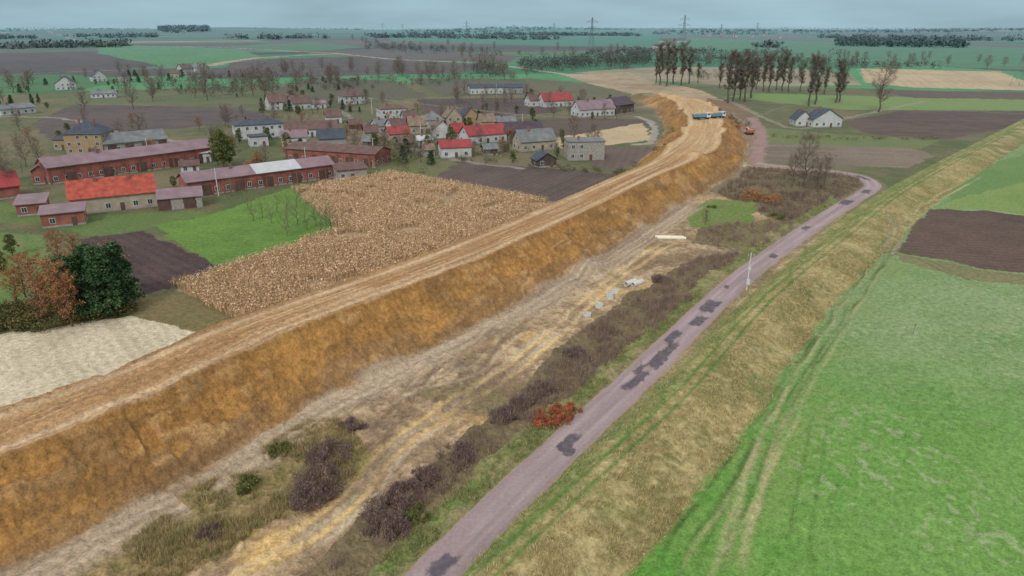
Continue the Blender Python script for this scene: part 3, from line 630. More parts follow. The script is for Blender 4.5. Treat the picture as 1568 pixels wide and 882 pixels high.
mass('treeline',[(1000,93),(1180,90),(1440,102),(1440,107),(1180,100),(1000,102)],300,6,11,dw1,dw2,60,1.0,.34)
mass('treeline',[(1060,112),(1300,118),(1300,124),(1060,122)],140,3,6,bw2,bw1,50,.5,.4)
mass('treeline',[(900,80),(1050,78),(1280,84),(1280,87),(900,86)],150,9,12,dw1,dw2,50,1.6,.38)
mass('distant_wood',[(243,51),(322,51),(322,55),(243,56)],300,22,26,A(46,58,48),A(58,64,52),60,4,.2,1)
mass('distant_wood',[(1283,66),(1460,70),(1480,74),(1283,72)],340,14,22,A(52,70,64),A(68,78,70),50,3,.25,1)
for (pl,n) in [([(0,47),(240,46),(240,49),(0,50)],300),([(330,46),(560,48),(560,50),(330,49)],300),([(620,50),(1000,47),(1000,49),(620,53)],400),([(1000,50),(1568,49),(1568,52),(1000,54)],500),([(560,58),(900,62),(900,64),(560,61)],200),([(0,60),(240,57),(240,59),(0,62)],120),([(1250,56),(1568,60),(1568,63),(1250,59)],200),([(0,44),(1568,44),(1568,46),(0,46)],900),([(330,62),(560,60),(560,62),(330,64)],90),([(0,74),(200,70),(200,72),(0,76)],50),([(1100,70),(1250,72),(1250,74),(1100,72)],60),([(650,56),(980,56),(980,58),(650,58)],120)]:
    x,y=scatter(pl,n*3);p=place(x,y);m=fbm(x/200,y/200,2)>.45;p=p[m]
    if len(p)==0: continue
    p[:,2]+=5;tri_obj('distant_trees',[cloud(p,9+14*rng.random(len(p)),30,4,dw1,dw2,.75)])
# ------------------------------------------------------------------ buildings
W_white=mat_col('white_render',(.52,.52,.50),.14,.5);W_tan=mat_col('ochre_render',A(164,138,102),.15);W_grey=mat_col('grey_render',(.30,.29,.28),.2)
W_brick=mat_col('red_brick',A(150,90,76),.35,.35,.9,True);W_wood=mat_col('dark_timber',A(88,72,62),.3);W_beige=mat_col('beige_render',A(172,158,136),.18);W_stone=mat_col('rubble_stone',A(156,150,140),.3,1.5)
R_mauve=mat_col('mauve_metal_roof',A(152,124,130),.2,.3,.6,False,2.5);R_red=mat_col('orange_clay_tiles',A(190,84,62),.35,.7,.8,False,3);R_bred=mat_col('bright_red_metal_roof',A(172,62,62),.2,.4,.6,False,3)
R_dark=mat_col('dark_tile_roof',A(78,82,94),.25,.5,.7,False,3);R_brown=mat_col('brown_tile_roof',A(120,90,82),.25,.5,.8,False,3);R_grey=mat_col('grey_fibre_cement_roof',A(130,132,130),.25,.4,.8,False,2.5)
R_white=mat_col('new_white_roof_sheet',A(206,206,208),.08,.5,.6,False,2.5);R_purple=mat_col('purple_roof',A(88,68,80),.2,.4,.7,False,3);R_tan=mat_col('weathered_tile_roof',A(148,124,102),.3,.5,.8,False,3)
M_glass=mat_col('window_glass',(.03,.04,.05),.3,2,.15,spec=.6);M_frame=mat_col('white_window_frame',(.6,.6,.6),.05);M_door=mat_col('door_wood',(.12,.07,.05),.2);M_gate=mat_col('barn_gate',A(96,70,60),.3);M_chim=mat_col('chimney_brick',A(138,96,84),.25,1)
def boxes(bl):
    V=[];F=[]
    for (x0,y0,z0,x1,y1,z1) in bl:
        b=len(V);V+=[(x0,y0,z0),(x1,y0,z0),(x1,y1,z0),(x0,y1,z0),(x0,y0,z1),(x1,y0,z1),(x1,y1,z1),(x0,y1,z1)]
        F+=[(b,b+3,b+2,b+1),(b+4,b+5,b+6,b+7),(b,b+1,b+5,b+4),(b+1,b+2,b+6,b+5),(b+2,b+3,b+7,b+6),(b+3,b,b+4,b+7)]
    return V,F
def child(par,name,V,F,mat):
    me=bpy.data.meshes.new(name);me.from_pydata([tuple(v) for v in V],[],F);me.materials.append(mat)
    ob=bpy.data.objects.new(name,me);sc.collection.objects.link(ob);ob.parent=par;return ob
def empty(name,x,y,z,rz):
    e=bpy.data.objects.new(name,None);sc.collection.objects.link(e);e.location=(x,y,z);e.rotation_euler=(0,0,rz);e.empty_display_size=.5;return e
BLD=[]
def house(name,a,b,D,eave,rise,wm,rm,roof='gable',floors=1,cross=False,gate=False,chim=1,win=True,wgap=3.0):
    p=np.array(G(*a));q=np.array(G(*b));d=q-p;L=np.hypot(*d);rz=math.atan2(d[1],d[0])
    z0=terrain(np.array([(p[0]+q[0])/2]),np.array([(p[1]+q[1])/2]))[0]
    n_=np.array([-d[1],d[0]])/L;BLD.append(((p+q)/2+n_*D/2,max(L,D)/2+2,p,d/L,n_,L,D))
    e=empty(name,p[0],p[1],z0,rz)
    if roof=='gable' and not cross:
        V=[(0,0,-1),(L,0,-1),(L,D,-1),(0,D,-1),(0,0,eave),(L,0,eave),(L,D,eave),(0,D,eave),(0,D/2,eave+rise),(L,D/2,eave+rise)]
        F=[(0,1,5,4),(2,3,7,6),(1,2,6,9,5),(3,0,4,8,7)]
    elif roof=='gable':
        V=[(0,0,-1),(L,0,-1),(L,D,-1),(0,D,-1),(0,0,eave),(L,0,eave),(L,D,eave),(0,D,eave),(L/2,0,eave+rise),(L/2,D,eave+rise)]
        F=[(0,1,5,8,4),(2,3,7,9,6),(1,2,6,5),(3,0,4,7)]
    else:
        V,F=boxes([(0,0,-1,L,D,eave)])
    child(e,'walls',V,F,wm)
    V,F=boxes([(-.06,-.06,-.9,L+.06,D+.06,.45)]);child(e,'plinth',V,F,W_grey)
    o=.5;t=.18
    def slab(pts):
        n=len(pts);V=[(x,y,z+.03) for x,y,z in pts]+[(x,y,z+.03+t) for x,y,z in pts]
        F=[tuple(range(n))[::-1],tuple(range(n,2*n))]+[(i,(i+1)%n,n+(i+1)%n,n+i) for i in range(n)];return V,F
    RV=[];RF=[]
    def add(pts):
        V,F=slab(pts);b=len(RV);RV.extend(V);RF.extend([tuple(i+b for i in f) for f in F])
    if roof=='gable' and not cross:
        k=rise/(D/2);add([(-o,-o,eave-k*o),(L+o,-o,eave-k*o),(L+o,D/2,eave+rise),(-o,D/2,eave+rise)]);add([(-o,D/2+.003,eave+rise),(L+o,D/2+.003,eave+rise),(L+o,D+o,eave-k*o),(-o,D+o,eave-k*o)])
    elif roof=='gable':
        k=rise/(L/2);add([(-o,-o,eave-k*o),(L/2,-o,eave+rise),(L/2,D+o,eave+rise),(-o,D+o,eave-k*o)]);add([(L/2+.003,-o,eave+rise),(L+o,-o,eave-k*o),(L+o,D+o,eave-k*o),(L/2+.003,D+o,eave+rise)])
    elif roof=='hip':
        r1=min(L,D)/2;e0=eave
        if L>=D: A1,B1=(r1,D/2,e0+rise),(L-r1,D/2,e0+rise)
        else: A1,B1=(L/2,r1,e0+rise),(L/2,D-r1,e0+rise)
        c=[(-o,-o,e0),(L+o,-o,e0),(L+o,D+o,e0),(-o,D+o,e0)];RV=c+[(x,y,z+.15) for x,y,z in c]+[(A1[0],A1[1],A1[2]+.15),(B1[0]+.01,B1[1]+.01,B1[2]+.15)]
        if L>=D: RF=[(3,2,1,0),(0,1,5,4),(1,2,6,5),(2,3,7,6),(3,0,4,7),(4,5,9,8),(5,6,9),(6,7,8,9),(7,4,8)]
        else: RF=[(3,2,1,0),(0,1,5,4),(1,2,6,5),(2,3,7,6),(3,0,4,7),(4,5,8),(5,6,9,8),(6,7,9),(7,4,8,9)]
    elif roof=='mono':
        child(e,'gable_infill',[(.02,.02,eave),(.02,D-.02,eave),(.02,D-.02,eave+rise),(L-.02,.02,eave),(L-.02,D-.02,eave),(L-.02,D-.02,eave+rise)],[(0,2,1),(3,4,5),(1,2,5,4)],wm)
        add([(-o,-o,eave-.05),(L+o,-o,eave-.05),(L+o,D+o,eave+rise),(-o,D+o,eave+rise)])
    else:
        V,F=boxes([(-.3,-.3,eave+.003,L+.3,D+.3,eave+.35)]);RV,RF=V,F
    child(e,'roof',RV,RF,rm)
    fr=[];gl=[]
    if win:
        fh=eave/floors;n=max(2,int(L/wgap));m=max(1,int(D/3.6))
        ww=.62;wh=.7
        for f in range(floors):
            zc=f*fh+min(1.6,fh*.58)
            for i in range(n):
                if random.random()<.12: continue
                xc=(i+.5)*L/n+random.uniform(-.15,.15)
                if f==0 and i==n//2: continue
                fr.append((xc-ww,-.06,zc-wh,xc+ww,.02,zc+wh));gl.append((xc-ww+.1,-.075,zc-wh+.1,xc-.04,-.02,zc+wh-.1));gl.append((xc+.04,-.075,zc-wh+.1,xc+ww-.1,-.02,zc+wh-.1))
            for i in range(m):
                yc=(i+.5)*D/m
                for xs,sg in ((0,-1),(L,1)):
                    x0,x1=sorted((xs+sg*.06,xs-sg*.02));g0,g1=sorted((xs+sg*.075,xs+sg*.02))
                    fr.append((x0,yc-ww,zc-wh,x1,yc+ww,zc+wh));gl.append((g0,yc-ww+.1,zc-wh+.1,g1,yc-.04,zc+wh-.1));gl.append((g0,yc+.04,zc-wh+.1,g1,yc+ww-.1,zc+wh-.1))
        if roof=='gable' and rise>2.4 and not cross and floors<3:
            for xs,sg in ((0,-1),(L,1)):
                x0,x1=sorted((xs+sg*.06,xs-sg*.02));g0,g1=sorted((xs+sg*.075,xs+sg*.02));fr.append((x0,D/2-.5,eave+.3,x1,D/2+.5,eave+1.4));gl.append((g0,D/2-.4,eave+.4,g1,D/2+.4,eave+1.3))
        V,F=boxes(fr);child(e,'window_frames',V,F,M_frame);V,F=boxes(gl);child(e,'window_glass',V,F,M_glass)
    if gate:
        g=[(x_-1.5,-.1,-.2,x_+1.5,.03,min(3.1,eave-.4)) for x_ in np.arange(L*.12,L*.95,max(6,L/5))];V,F=boxes(g);child(e,'gates',V,F,M_gate)
    else:
        xc=(max(2,int(L/wgap))//2+.5)*L/max(2,int(L/wgap));V,F=boxes([(xc-.5,-.09,0,xc+.5,.03,2.1)]);child(e,'door',V,F,M_door)
    if roof=='gable' and L>25:
        V,F=boxes([(x_-.2,-.14,-.5,x_+.2,.02,eave-.35) for x_ in np.arange(.3,L,L/14)]);child(e,'piers',V,F,wm)
    bl=[]
    for i in range(chim):
        cx=L*(.3+.4*i)+.3;cy=D*.42;bl.append((cx-.35,cy-.3,eave+.2,cx+.35,cy+.3,eave+rise+1.0));bl.append((cx-.42,cy-.37,eave+rise+1.003,cx+.42,cy+.37,eave+rise+1.12))
    if bl: V,F=boxes(bl);child(e,'chimney',V,F,M_chim)
    return e,L
BB=house
BB('brick_barn',(78,283),(330,247),10,5.2,2.2,W_brick,R_mauve,gate=True,chim=1,wgap=3.2)
BB('brick_barn',(52,283),(80,281),16,4.2,1.6,W_brick,R_mauve,cross=True,chim=0)
BB('ochre_villa',(103,237),(160,236),12,7.5,4,W_tan,R_dark,roof='hip',floors=3,chim=2)
BB('ochre_villa_annex',(84,230),(102,230),8,4,1.5,W_tan,R_dark,roof='hip',floors=1,chim=0)
BB('farm_barn',(162,236),(258,226),10,3.8,3,W_grey,R_grey,chim=0,gate=True)
BB('farmhouse',(112,330),(242,316),9.5,4.3,3.6,W_beige,R_red,chim=2)
BB('brick_shed',(66,350),(132,343),6.5,3.3,.7,W_brick,R_mauve,roof='mono',chim=0)
BB('garage_building',(246,323),(311,317),8,3.2,1.6,W_stone,R_mauve,chim=0,gate=True)
e,L=BB('brick_barn',(290,303),(512,272),9,4.4,1.9,W_brick,R_mauve,gate=True,chim=1)
k=1.9/4.5
V=[(L*.44,-.55,4.4-k*.55+.23),(L*.76,-.55,4.4-k*.55+.23),(L*.76,4.5,6.53),(L*.44,4.5,6.53)];V+= [(x,y,zz+.05) for x,y,zz in V]
child(e,'new_roof_sheets',V,[(0,1,2,3),(7,6,5,4),(0,4,5,1),(1,5,6,2),(2,6,7,3),(3,7,4,0)],R_white)
BB('stone_outbuilding',(518,278),(563,274),7,3.4,.8,W_stone,R_brown,roof='mono',chim=0)
BB('white_house',(362,215),(437,210),11,6,1.8,W_white,R_dark,roof='hip',floors=2,chim=2)
BB('white_house',(385,226),(412,224),7,4,.5,W_white,R_dark,roof='flat',chim=0)
BB('village_house',(438,212),(518,208),9,3.6,2.8,W_white,R_brown,chim=1)
BB('village_barn',(440,247),(575,257),11,4.6,1.6,W_brick,R_brown,chim=0,gate=True)
BB('village_house',(490,230),(530,228),9,4.4,3,W_grey,R_dark,chim=1)
BB('village_house',(432,226),(470,225),8,4,2.2,W_white,R_mauve,chim=1)
BB('garden_shed',(278,266),(306,264),4,2.6,1.2,W_white,R_brown,chim=0)
BB('garden_shed',(305,250),(324,249),5,3.5,1,W_white,R_white,roof='mono',chim=0)
BB('farmhouse',(-45,312),(34,302),9,3.6,3.2,W_brick,R_bred,chim=1)
BB('farm_shed',(28,332),(72,328),7,3,1,W_brick,R_mauve,roof='mono',chim=0)
small=[((86,139),(118,138),9,5,5,W_white,R_dark,'gable',2),((143,126),(164,125),9,5,5,W_white,R_dark,'gable',2),((3,178),(56,173),10,3.5,2,W_white,R_grey,'gable',1),
((280,113),(298,112),10,6,4,W_white,R_brown,'gable',2),((302,111),(319,110),9,6,4,W_white,R_grey,'gable',2),((140,151),(178,150),8,3,2,W_white,R_grey,'gable',1),((182,126),(194,126),8,5,3,W_white,R_dark,'hip',1),((262,118),(274,118),8,4,3,W_beige,R_brown,'gable',1),
((414,170),(447,168),10,5,4,W_white,R_brown,'gable',2),((449,169),(478,167),9,4,4,W_white,R_brown,'gable',1),((478,167),(500,166),8,3,1.5,W_white,R_mauve,'gable',1),
((527,161),(560,159),10,5,3.5,W_white,R_brown,'hip',2),((584,188),(624,186),11,6.6,1.6,W_white,R_brown,'hip',2),
((720,145),(770,144),10,4.5,2.2,W_white,R_dark,'gable',1),((772,143),(800,143),9,4,2.2,W_grey,R_dark,'gable',1),
((833,165),(877,163),10,4,4,W_white,R_bred,'gable',1),((812,164),(832,163),8,4,3,W_white,R_brown,'gable',1),
((888,180),(941,177),10,4.2,4,W_white,R_mauve,'gable',1),((943,176),(970,172),12,5,3.5,W_wood,R_purple,'gable',1),
((597,217),(628,215),8,3.2,2.4,W_beige,R_bred,'gable',1),((580,205),(600,203),8,3.5,2.5,W_white,R_grey,'gable',1),((602,207),(624,205),8,3.8,2.8,W_white,R_brown,'gable',1),((628,206),(652,205),9,4,3.4,W_beige,R_tan,'gable',1),((648,198),(680,197),9,4,3.6,W_white,R_grey,'hip',1),
((684,196),(708,195),9,5,4.5,W_beige,R_tan,'gable',2),((708,194),(736,193),11,4,5,W_tan,R_dark,'gable',1),((663,213),(692,212),8,4,3.6,W_white,R_tan,'gable',1),
((676,243),(722,241),8,4,2,W_white,R_bred,'gable',1),((718,222),(776,217),9,3.8,3.2,W_white,R_bred,'gable',1),((774,217),(832,214),10,4.2,3,W_wood,R_purple,'gable',1),
((798,233),(850,229),8,4,3.8,W_beige,R_grey,'gable',1),((823,257),(852,255),6,2.6,2.2,W_wood,R_dark,'gable',1),((870,246),(925,245),9,6.6,.4,W_stone,R_grey,'flat',2),((640,225),(662,224),6,2.6,1.4,W_white,R_white,'gable',1),
((1218,194),(1241,194),8,3.6,3.6,W_white,R_dark,'gable',1),((1244,196),(1288,195),9,4,4.4,W_white,R_dark,'gable',1),((1000,75),(1030,75),14,6,4,W_white,R_brown,'gable',1),
((612,228),(634,227),5,2.4,1.6,W_wood,R_brown,'gable',1),((742,238),(762,237),5,2.4,1.4,W_wood,R_grey,'gable',1),((536,200),(556,199),6,2.8,2,W_wood,R_brown,'gable',1),
((560,215),(580,214),7,3.4,2.6,W_beige,R_brown,'gable',1),((620,194),(640,193),8,4,3,W_white,R_brown,'gable',1),((694,214),(712,213),6,3.4,3,W_beige,R_bred,'gable',1),((738,198),(758,197),8,3.6,3,W_beige,R_tan,'gable',1),((760,196),(790,195),7,3,2,W_grey,R_grey,'gable',1),((500,190),(524,189),8,3.6,2.6,W_white,R_brown,'gable',1),((556,226),(572,226),5,2.6,1.6,W_wood,R_grey,'gable',1),((650,240),(666,239),5,2.6,1.6,W_grey,R_tan,'gable',1)]
crossset={0,1,4,24,26,25,31,34,35}
for n_,(a_,b_,D_,e_,r_,w_,m_,t_,f_) in enumerate(small):
    BB('village_house' if w_ is not W_wood else 'timber_barn',a_,b_,D_,e_,r_,w_,m_,roof=t_,floors=f_,cross=(n_ in crossset and t_=='gable'),chim=1 if w_ is not W_wood else 0)
def free(x,y,m=2.5):
    for c,r_,p,dx,dn,L_,D_ in BLD:
        q=np.array([x,y])-p;a_=q@dx;b_=q@dn
        if -m<a_<L_+m and -m-1<b_<D_+m: return False
    return True
def sprinkle(poly,n,kinds):
    x,y=scatter(poly,n*2);c=0
    zz=place(x,y)
    for i in range(len(x)):
        if c>=n: break
        if not free(x[i],y[i]) : continue
        if abs(EMB.sd(np.array([x[i]]),np.array([y[i]]))[0][0])<22: continue
        nm,lib,base,lo,hi=random.choice(kinds);s=random.uniform(lo,hi)/base
        ob=bpy.data.objects.new(nm,random.choice(lib));sc.collection.objects.link(ob);ob.location=(x[i],y[i],zz[i][2]-.1);ob.rotation_euler=(0,0,random.uniform(0,6.28));f_=random.uniform(.9,1.35);ob.scale=(s*f_,s*f_,s);c+=1
KB=('bare_tree',BT,14,6,11);KF=('fruit_tree',FT,6,4,6.5);KG=('green_tree',GT_,12,3,6);KC=('conifer_tree',CT,11,3,7);KR=('autumn_tree',RT,10,4,7)
sprinkle([(560,190),(740,180),(870,200),(930,240),(700,255),(600,250)],70,[KB,KF,KF,KG,KG,KC,KR])
sprinkle([(340,175),(560,165),(580,230),(420,262),(330,240)],40,[KB,KF,KG,KC,KR])
sprinkle([(0,200),(330,180),(340,240),(260,300),(60,300),(0,330)],30,[KB,KF,KF,KR,KG])
sprinkle([(400,150),(580,145),(620,180),(420,185)],24,[KB,KF,KB,KG])
sprinkle([(680,140),(990,155),(990,185),(820,190),(700,165)],36,[KB,KB,KF,KG])
KB2=('bare_tree',BT,14,8,15)
sprinkle([(180,112),(520,118),(520,140),(240,160),(180,140)],50,[KB2,KB2,KC,KG])
sprinkle([(0,125),(200,115),(200,150),(0,175)],26,[KB2,KC,KG])
sprinkle([(400,108),(800,108),(820,125),(480,135)],50,[KB2])
sprinkle([(540,66),(1000,84),(980,106),(760,100),(560,80)],70,[KB2,('bare_tree',BT,14,13,19)])
sprinkle([(1050,85),(1568,92),(1568,112),(1060,104)],50,[KB2])
def settlement(pl,n):
    x,y=scatter(pl,n);zz=terrain(x,y);VW=[];VR=[];VF=[];RF=[]
    for i in range(len(x)):
        L=random.uniform(10,18);D=9;h=5;b=len(VW);X0,Y0,Z0=x[i],y[i],zz[i]
        VW+=[(X0,Y0,Z0-2),(X0+L,Y0,Z0-2),(X0+L,Y0+D,Z0-2),(X0,Y0+D,Z0-2),(X0,Y0,Z0+h),(X0+L,Y0,Z0+h),(X0+L,Y0+D,Z0+h),(X0,Y0+D,Z0+h)]
        VF+=[(b,b+1,b+5,b+4),(b+1,b+2,b+6,b+5),(b+3,b,b+4,b+7)]
        c=len(VR);VR+=[(X0-.5,Y0-.5,Z0+h),(X0+L+.5,Y0-.5,Z0+h),(X0+L+.5,Y0+D/2,Z0+h+4),(X0-.5,Y0+D/2,Z0+h+4),(X0+L+.5,Y0+D+.5,Z0+h),(X0-.5,Y0+D+.5,Z0+h)]
        RF+=[(c,c+1,c+2,c+3),(c+3,c+2,c+4,c+5)]
    e=empty('distant_village',0,0,0,0);child(e,'walls',VW,VF,W_white);child(e,'roofs',VR,RF,random.choice([R_brown,R_red]))
settlement([(1340,47),(1568,47),(1568,56),(1340,52)],220);settlement([(980,48),(1300,48),(1300,53),(980,52)],130);settlement([(0,46),(120,46),(120,50),(0,50)],60);settlement([(1080,56),(1200,57),(1200,60),(1080,59)],20)
# ------------------------------------------------------------------ street things
M_conc=mat_col('pale_concrete',(.58,.57,.54),.12,1.2);M_steel=mat_col('galvanised_steel',(.2,.22,.23),.1);M_cream=mat_col('cream_plastic_pipe',A(226,220,196),.08,1)
def cyl(r,z0,z1,n=12,r2=None,x=0,y=0):
    r2=r if r2 is None else r2;a=[2*math.pi*i/n for i in range(n)]
    V=[(x+r*math.cos(t),y+r*math.sin(t),z0) for t in a]+[(x+r2*math.cos(t),y+r2*math.sin(t),z1) for t in a]
    return V,[(i,(i+1)%n,n+(i+1)%n,n+i) for i in range(n)]+[tuple(range(n))[::-1],tuple(range(n,2*n))]
def ring(r,ri,L,n=24,horizontal=False,base=0):
    V=[]
    for rr_,zz in ((r,0),(r,L),(ri,L),(ri,0)):
        for i in range(n):
            t=2*math.pi*i/n
            V.append((zz,rr_*math.cos(t),rr_*math.sin(t)+r) if horizontal else (rr_*math.cos(t),rr_*math.sin(t),zz+base))
    F=[]
    for k in range(4):
        for i in range(n): j=(i+1)%n;k2=(k+1)%4;F.append((k*n+i,k*n+j,k2*n+j,k2*n+i))
    return V,F
def put_at(name,u,v,rz,parts):
    x,y=G(u,v)
    q=np.argmin((X-x)**2+(Y-y)**2);z0=z[q]
    e=empty(name,x,y,z0,rz)
    for n_,(V,F),m_ in parts: child(e,n_,V,F,m_)
    return e
def shift(VF,dx,dy,dz): return [(a_+dx,b_+dy,c_+dz) for a_,b_,c_ in VF[0]],VF[1]
put_at('plastic_pipes',1003,364,-.08,[('pipe_1',ring(.34,.28,6.4,20,True),M_cream),('pipe_2',shift(ring(.34,.28,6.4,20,True),.4,-.76,0),M_cream)])
put_at('concrete_pipes',958,438,.75,[('pipe_1',ring(.5,.4,2.8,24,True),M_conc),('pipe_2',shift(ring(.5,.4,2.8,24,True),.7,-1.1,0),M_conc)])
for u,v,n_ in [(934,457,2),(942,449,1),(917,470,1),(899,483,1)]:
    put_at('manhole_ring',u,v,0,[('ring_%d'%i,ring(.68,.54,.6,28,False,i*.62-.05),M_conc) for i in range(n_)])
put_at('utility_pole',1143,444,0,[('shaft',cyl(.15,-.5,7.2,10,.09),M_conc),('cabinet',boxes([(-.3,-.42,1.2,.3,-.16,2.2)]),M_frame),('crossarm',boxes([(-.6,-.05,6.6,.6,.05,6.72)]),M_steel),('insulators',boxes([(-.55,-.04,6.723,-.47,.04,6.95),(.47,-.04,6.723,.55,.04,6.95)]),M_frame),('plate',boxes([(-.25,-.2,4.0,.25,-.16,4.6)]),M_frame)])
put_at('marker_post',1398,512,0,[('post',cyl(.05,-.3,1.6,8,.04),M_steel),('cap',cyl(.09,1.603,1.75,8,.07),M_gate)])
for u,v,h in [(573,250,9),(645,222,9),(470,262,8),(800,205,9),(335,300,8),(230,250,9),(570,175,9),(760,150,9)]:
    put_at('power_pole',u,v,.4,[('shaft',cyl(.16,-.5,h,8,.1),M_conc),('crossarm',boxes([(-.9,-.05,h-.5,.9,.05,h-.38)]),M_steel),('insulators',boxes([(-.85,-.05,h-.377,-.75,.05,h-.15),(.75,-.05,h-.377,.85,.05,h-.15)]),M_frame)])
M_pyl=mat_col('pylon_steel',(.16,.19,.21),.05)
def pylon(u,v,H_,rz=.2,w=.2):
    x,y=G(u,v);z0=terrain(np.array([x]),np.array([y]))[0];VV=[];FF=[]
    def bar(a_,b_,r_=w): tube(np.array(a_,float),np.array(b_,float),r_,r_,VV,FF,4)
    lv=[0,.18,.34,.48,.6,.7,.8,.9,1.0];hwd=lambda t:H_*(.09*(1-t)**1.6+.012)
    for i in range(len(lv)-1):
        a_,b_=hwd(lv[i]),hwd(lv[i+1]);za,zb=lv[i]*H_,lv[i+1]*H_
        cs=[(-1,-1),(1,-1),(1,1),(-1,1)]
        for k in range(4):
            c=cs[k];d=cs[(k+1)%4];bar((c[0]*a_,c[1]*a_,za),(c[0]*b_,c[1]*b_,zb),w*1.1);bar((c[0]*a_,c[1]*a_,za),(d[0]*b_,d[1]*b_,zb),w*.5);bar((d[0]*a_,d[1]*a_,za),(c[0]*b_,c[1]*b_,zb),w*.5)
            bar((c[0]*b_,c[1]*b_,zb),(d[0]*b_,d[1]*b_,zb),w*.5)
    for t,arm in ((.7,.22),(.88,.16)):
        for sg in (-1,1):
            bar((0,0,t*H_),(sg*arm*H_,0,t*H_),w*1.3);bar((0,0,(t+.06)*H_),(sg*arm*H_,0,t*H_),w*1.3);bar((sg*arm*H_,0,t*H_),(sg*arm*H_,0,(t-.05)*H_),w*.6)
    ob=mk('electricity_pylon',np.vstack(VV),np.array(FF),None,M_pyl);ob.location=(x,y,z0);ob.rotation_euler=(0,0,rz)
for u,v,H_ in [(905,84,62),(1045,74,70),(715,64,62),(787,62,50),(587,56,60),(617,55,55),(1103,60,55),(1158,57,60),(848,58,55)]: pylon(u,v,H_)
pylon(1562,132,52,.3,.12)
# vehicles
M_or=mat_col('orange_paint',A(180,92,62),.08,1,.4,spec=.5);M_bl=mat_col('blue_paint',A(92,138,164),.08,1,.4,spec=.5);M_tyre=mat_col('tyre_rubber',(.03,.03,.03),.1);M_wh=mat_col('white_paint',(.6,.6,.6),.05);M_sand=mat_col('sand_load',A(196,164,120),.2,1)
def hcyl(r,y0,y1,x,zc,n=14):
    V=[(x+r*math.cos(2*math.pi*i/n),y0,zc+r*math.sin(2*math.pi*i/n)) for i in range(n)]+[(x+r*math.cos(2*math.pi*i/n),y1,zc+r*math.sin(2*math.pi*i/n)) for i in range(n)]
    return V,[(i,(i+1)%n,n+(i+1)%n,n+i) for i in range(n)]+[tuple(range(n)),tuple(range(n,2*n))[::-1]]
def merge(l):
    V=[];F=[]
    for v_,f_ in l: b=len(V);V+=list(v_);F+=[tuple(i+b for i in q) for q in f_]
    return V,F
def prism(pts,y0,y1):
    n=len(pts);V=[(x_,y0,z_) for x_,z_ in pts]+[(x_,y1,z_) for x_,z_ in pts];return V,[tuple(range(n)),tuple(range(n,2*n))[::-1]]+[(i,n+i,n+(i+1)%n,(i+1)%n) for i in range(n)]
def excavator(u,v,rz):
    parts=[('tracks',merge([prism([(-1.9,.15),(-1.6,0),(1.6,0),(1.9,.15),(1.95,.6),(1.6,.85),(-1.6,.85),(-1.95,.6)],s_,s_+.55) for s_ in (-1.4,.85)]),M_tyre),
     ('body',prism([(-2.1,1.0),(1.2,1.0),(1.2,1.7),(-.3,2.1),(-2.1,2.1)],-1.3,1.3),M_or),('cab',prism([(-.1,1.75),(1.35,1.3),(1.35,2.3),(1.0,3.0),(-.1,3.0)],.25,1.25),M_wh),
     ('cab_glass',prism([(.05,2.0),(1.2,2.0),(1.2,2.4),(.95,2.85),(.05,2.85)],.22,1.28),M_glass),
     ('boom',prism([(1.0,1.6),(3.2,4.1),(5.2,3.6),(5.1,3.2),(3.3,3.55),(1.3,1.3)],-.35,.05),M_or),('stick',prism([(4.9,3.7),(5.3,3.5),(5.6,1.2),(5.3,1.1)],-.3,0),M_or),
     ('bucket',prism([(5.1,1.3),(5.8,1.3),(6.0,.5),(5.3,.1),(4.8,.5)],-.7,.4),M_steel)]
    return put_at('excavator',u,v,rz,parts)
def truck(u,v,rz,mat):
    parts=[('chassis',boxes([(-3.9,-1,.7,3.6,1,1.0)]),M_tyre),('wheels',merge([hcyl(.52,s_,s_+.35,x_,.52) for x_ in (-3,-1.7,2.5) for s_ in (-1.25,.9)]),M_tyre),
     ('cab',prism([(1.9,1.003),(3.8,1.003),(3.8,2.0),(3.5,3.0),(1.9,3.0)],-1.2,1.2),M_wh),('windscreen',prism([(3.81,2.05),(3.83,2.05),(3.56,2.9),(3.54,2.9)],-1.05,1.05),M_glass),
     ('side_windows',boxes([(2.3,-1.22,2.0,3.4,-1.19,2.7),(2.3,1.19,2.0,3.4,1.22,2.7)]),M_glass),('tipper_body',prism([(-4.0,1.1),(1.6,1.1),(1.7,2.6),(-4.2,2.4)],-1.25,1.25),mat),('load',prism([(-3.8,2.35),(1.4,2.5),(-.2,2.95),(-2.6,2.9)],-1.05,1.05),M_sand)]
    return put_at('dump_truck',u,v,rz,parts)
excavator(1146,206,2.4)
for (u,v,rz) in [(1074,183,.1),(1098,181,.35)]:
    e=truck(u,v,rz,M_bl);x,y=G(u,v,6.);q=np.argmin((X-x)**2+(Y-y)**2);e.location=(x,y,z[q])
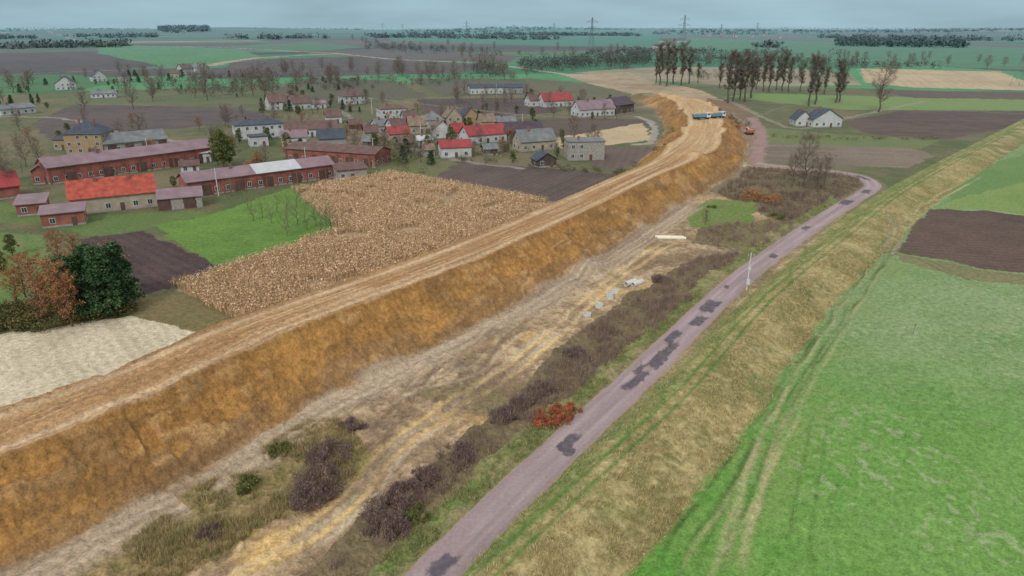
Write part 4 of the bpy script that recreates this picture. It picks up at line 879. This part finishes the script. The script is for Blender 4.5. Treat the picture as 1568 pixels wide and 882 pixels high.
# ------------------------------------------------------------------ light
w=bpy.data.worlds.new('World');sc.world=w;w.use_nodes=True;nt=w.node_tree;N=nt.nodes;Lk=nt.links;N.clear()
sky=N.new('ShaderNodeTexSky');sky.sky_type='NISHITA';sky.sun_disc=False;EL,AZ=38,200
sky.sun_elevation=math.radians(EL);sky.sun_rotation=math.radians(AZ);sky.dust_density=2;sky.air_density=1
tc=N.new('ShaderNodeTexCoord');sep=N.new('ShaderNodeSeparateXYZ');Lk.new(tc.outputs['Generated'],sep.inputs[0])
rp=N.new('ShaderNodeValToRGB');Lk.new(sep.outputs['Z'],rp.inputs[0]);el=rp.color_ramp.elements
el[0].position=0;el[0].color=(.35,.52,.60,1);el[1].position=1;el[1].color=(1.,1.01,1.02,1)
q=el.new(.06);q.color=(.32,.48,.57,1);q=el.new(.35);q.color=(.76,.81,.86,1)
mp=N.new('ShaderNodeMapping');mp.inputs['Scale'].default_value=(2,2,14);Lk.new(tc.outputs['Generated'],mp.inputs[0])
cn=N.new('ShaderNodeTexNoise');cn.inputs['Scale'].default_value=2.2;cn.inputs['Detail'].default_value=6;Lk.new(mp.outputs[0],cn.inputs['Vector'])
mr=N.new('ShaderNodeMapRange');mr.inputs[1].default_value=.3;mr.inputs[2].default_value=.7;mr.inputs[3].default_value=8.6;mr.inputs[4].default_value=11.6;Lk.new(cn.outputs['Fac'],mr.inputs[0])
vs=N.new('ShaderNodeVectorMath');vs.operation='SCALE';Lk.new(rp.outputs[0],vs.inputs[0]);Lk.new(mr.outputs[0],vs.inputs['Scale'])
mix=N.new('ShaderNodeMixRGB');mix.inputs[0].default_value=.9;Lk.new(sky.outputs[0],mix.inputs[1]);Lk.new(vs.outputs[0],mix.inputs[2])
bg=N.new('ShaderNodeBackground');bg.inputs[1].default_value=.1;Lk.new(mix.outputs[0],bg.inputs[0]);o=N.new('ShaderNodeOutputWorld');Lk.new(bg.outputs[0],o.inputs[0])
sl_=bpy.data.lights.new('sun','SUN');sl_.energy=1.5;sl_.angle=math.radians(10);sl_.color=(1,.96,.91)
so=bpy.data.objects.new('sun',sl_);sc.collection.objects.link(so)
azr=math.radians(AZ);dirv=Vector((math.sin(azr)*math.cos(math.radians(EL)),math.cos(azr)*math.cos(math.radians(EL)),math.sin(math.radians(EL))))
so.rotation_euler=dirv.to_track_quat('Z','Y').to_euler();so.location=(0,0,100)
# ------------------------------------------------------------------ camera
cam=bpy.data.cameras.new('camera');cam.lens=24;cam.sensor_width=36;cam.clip_end=60000;cam.clip_start=.5
co=bpy.data.objects.new('camera',cam);sc.collection.objects.link(co);co.location=(0,0,CH);co.rotation_euler=(math.pi/2-PITCH,0,0);sc.camera=co
sc.view_settings.view_transform='Standard';sc.view_settings.look='None';sc.view_settings.exposure=0
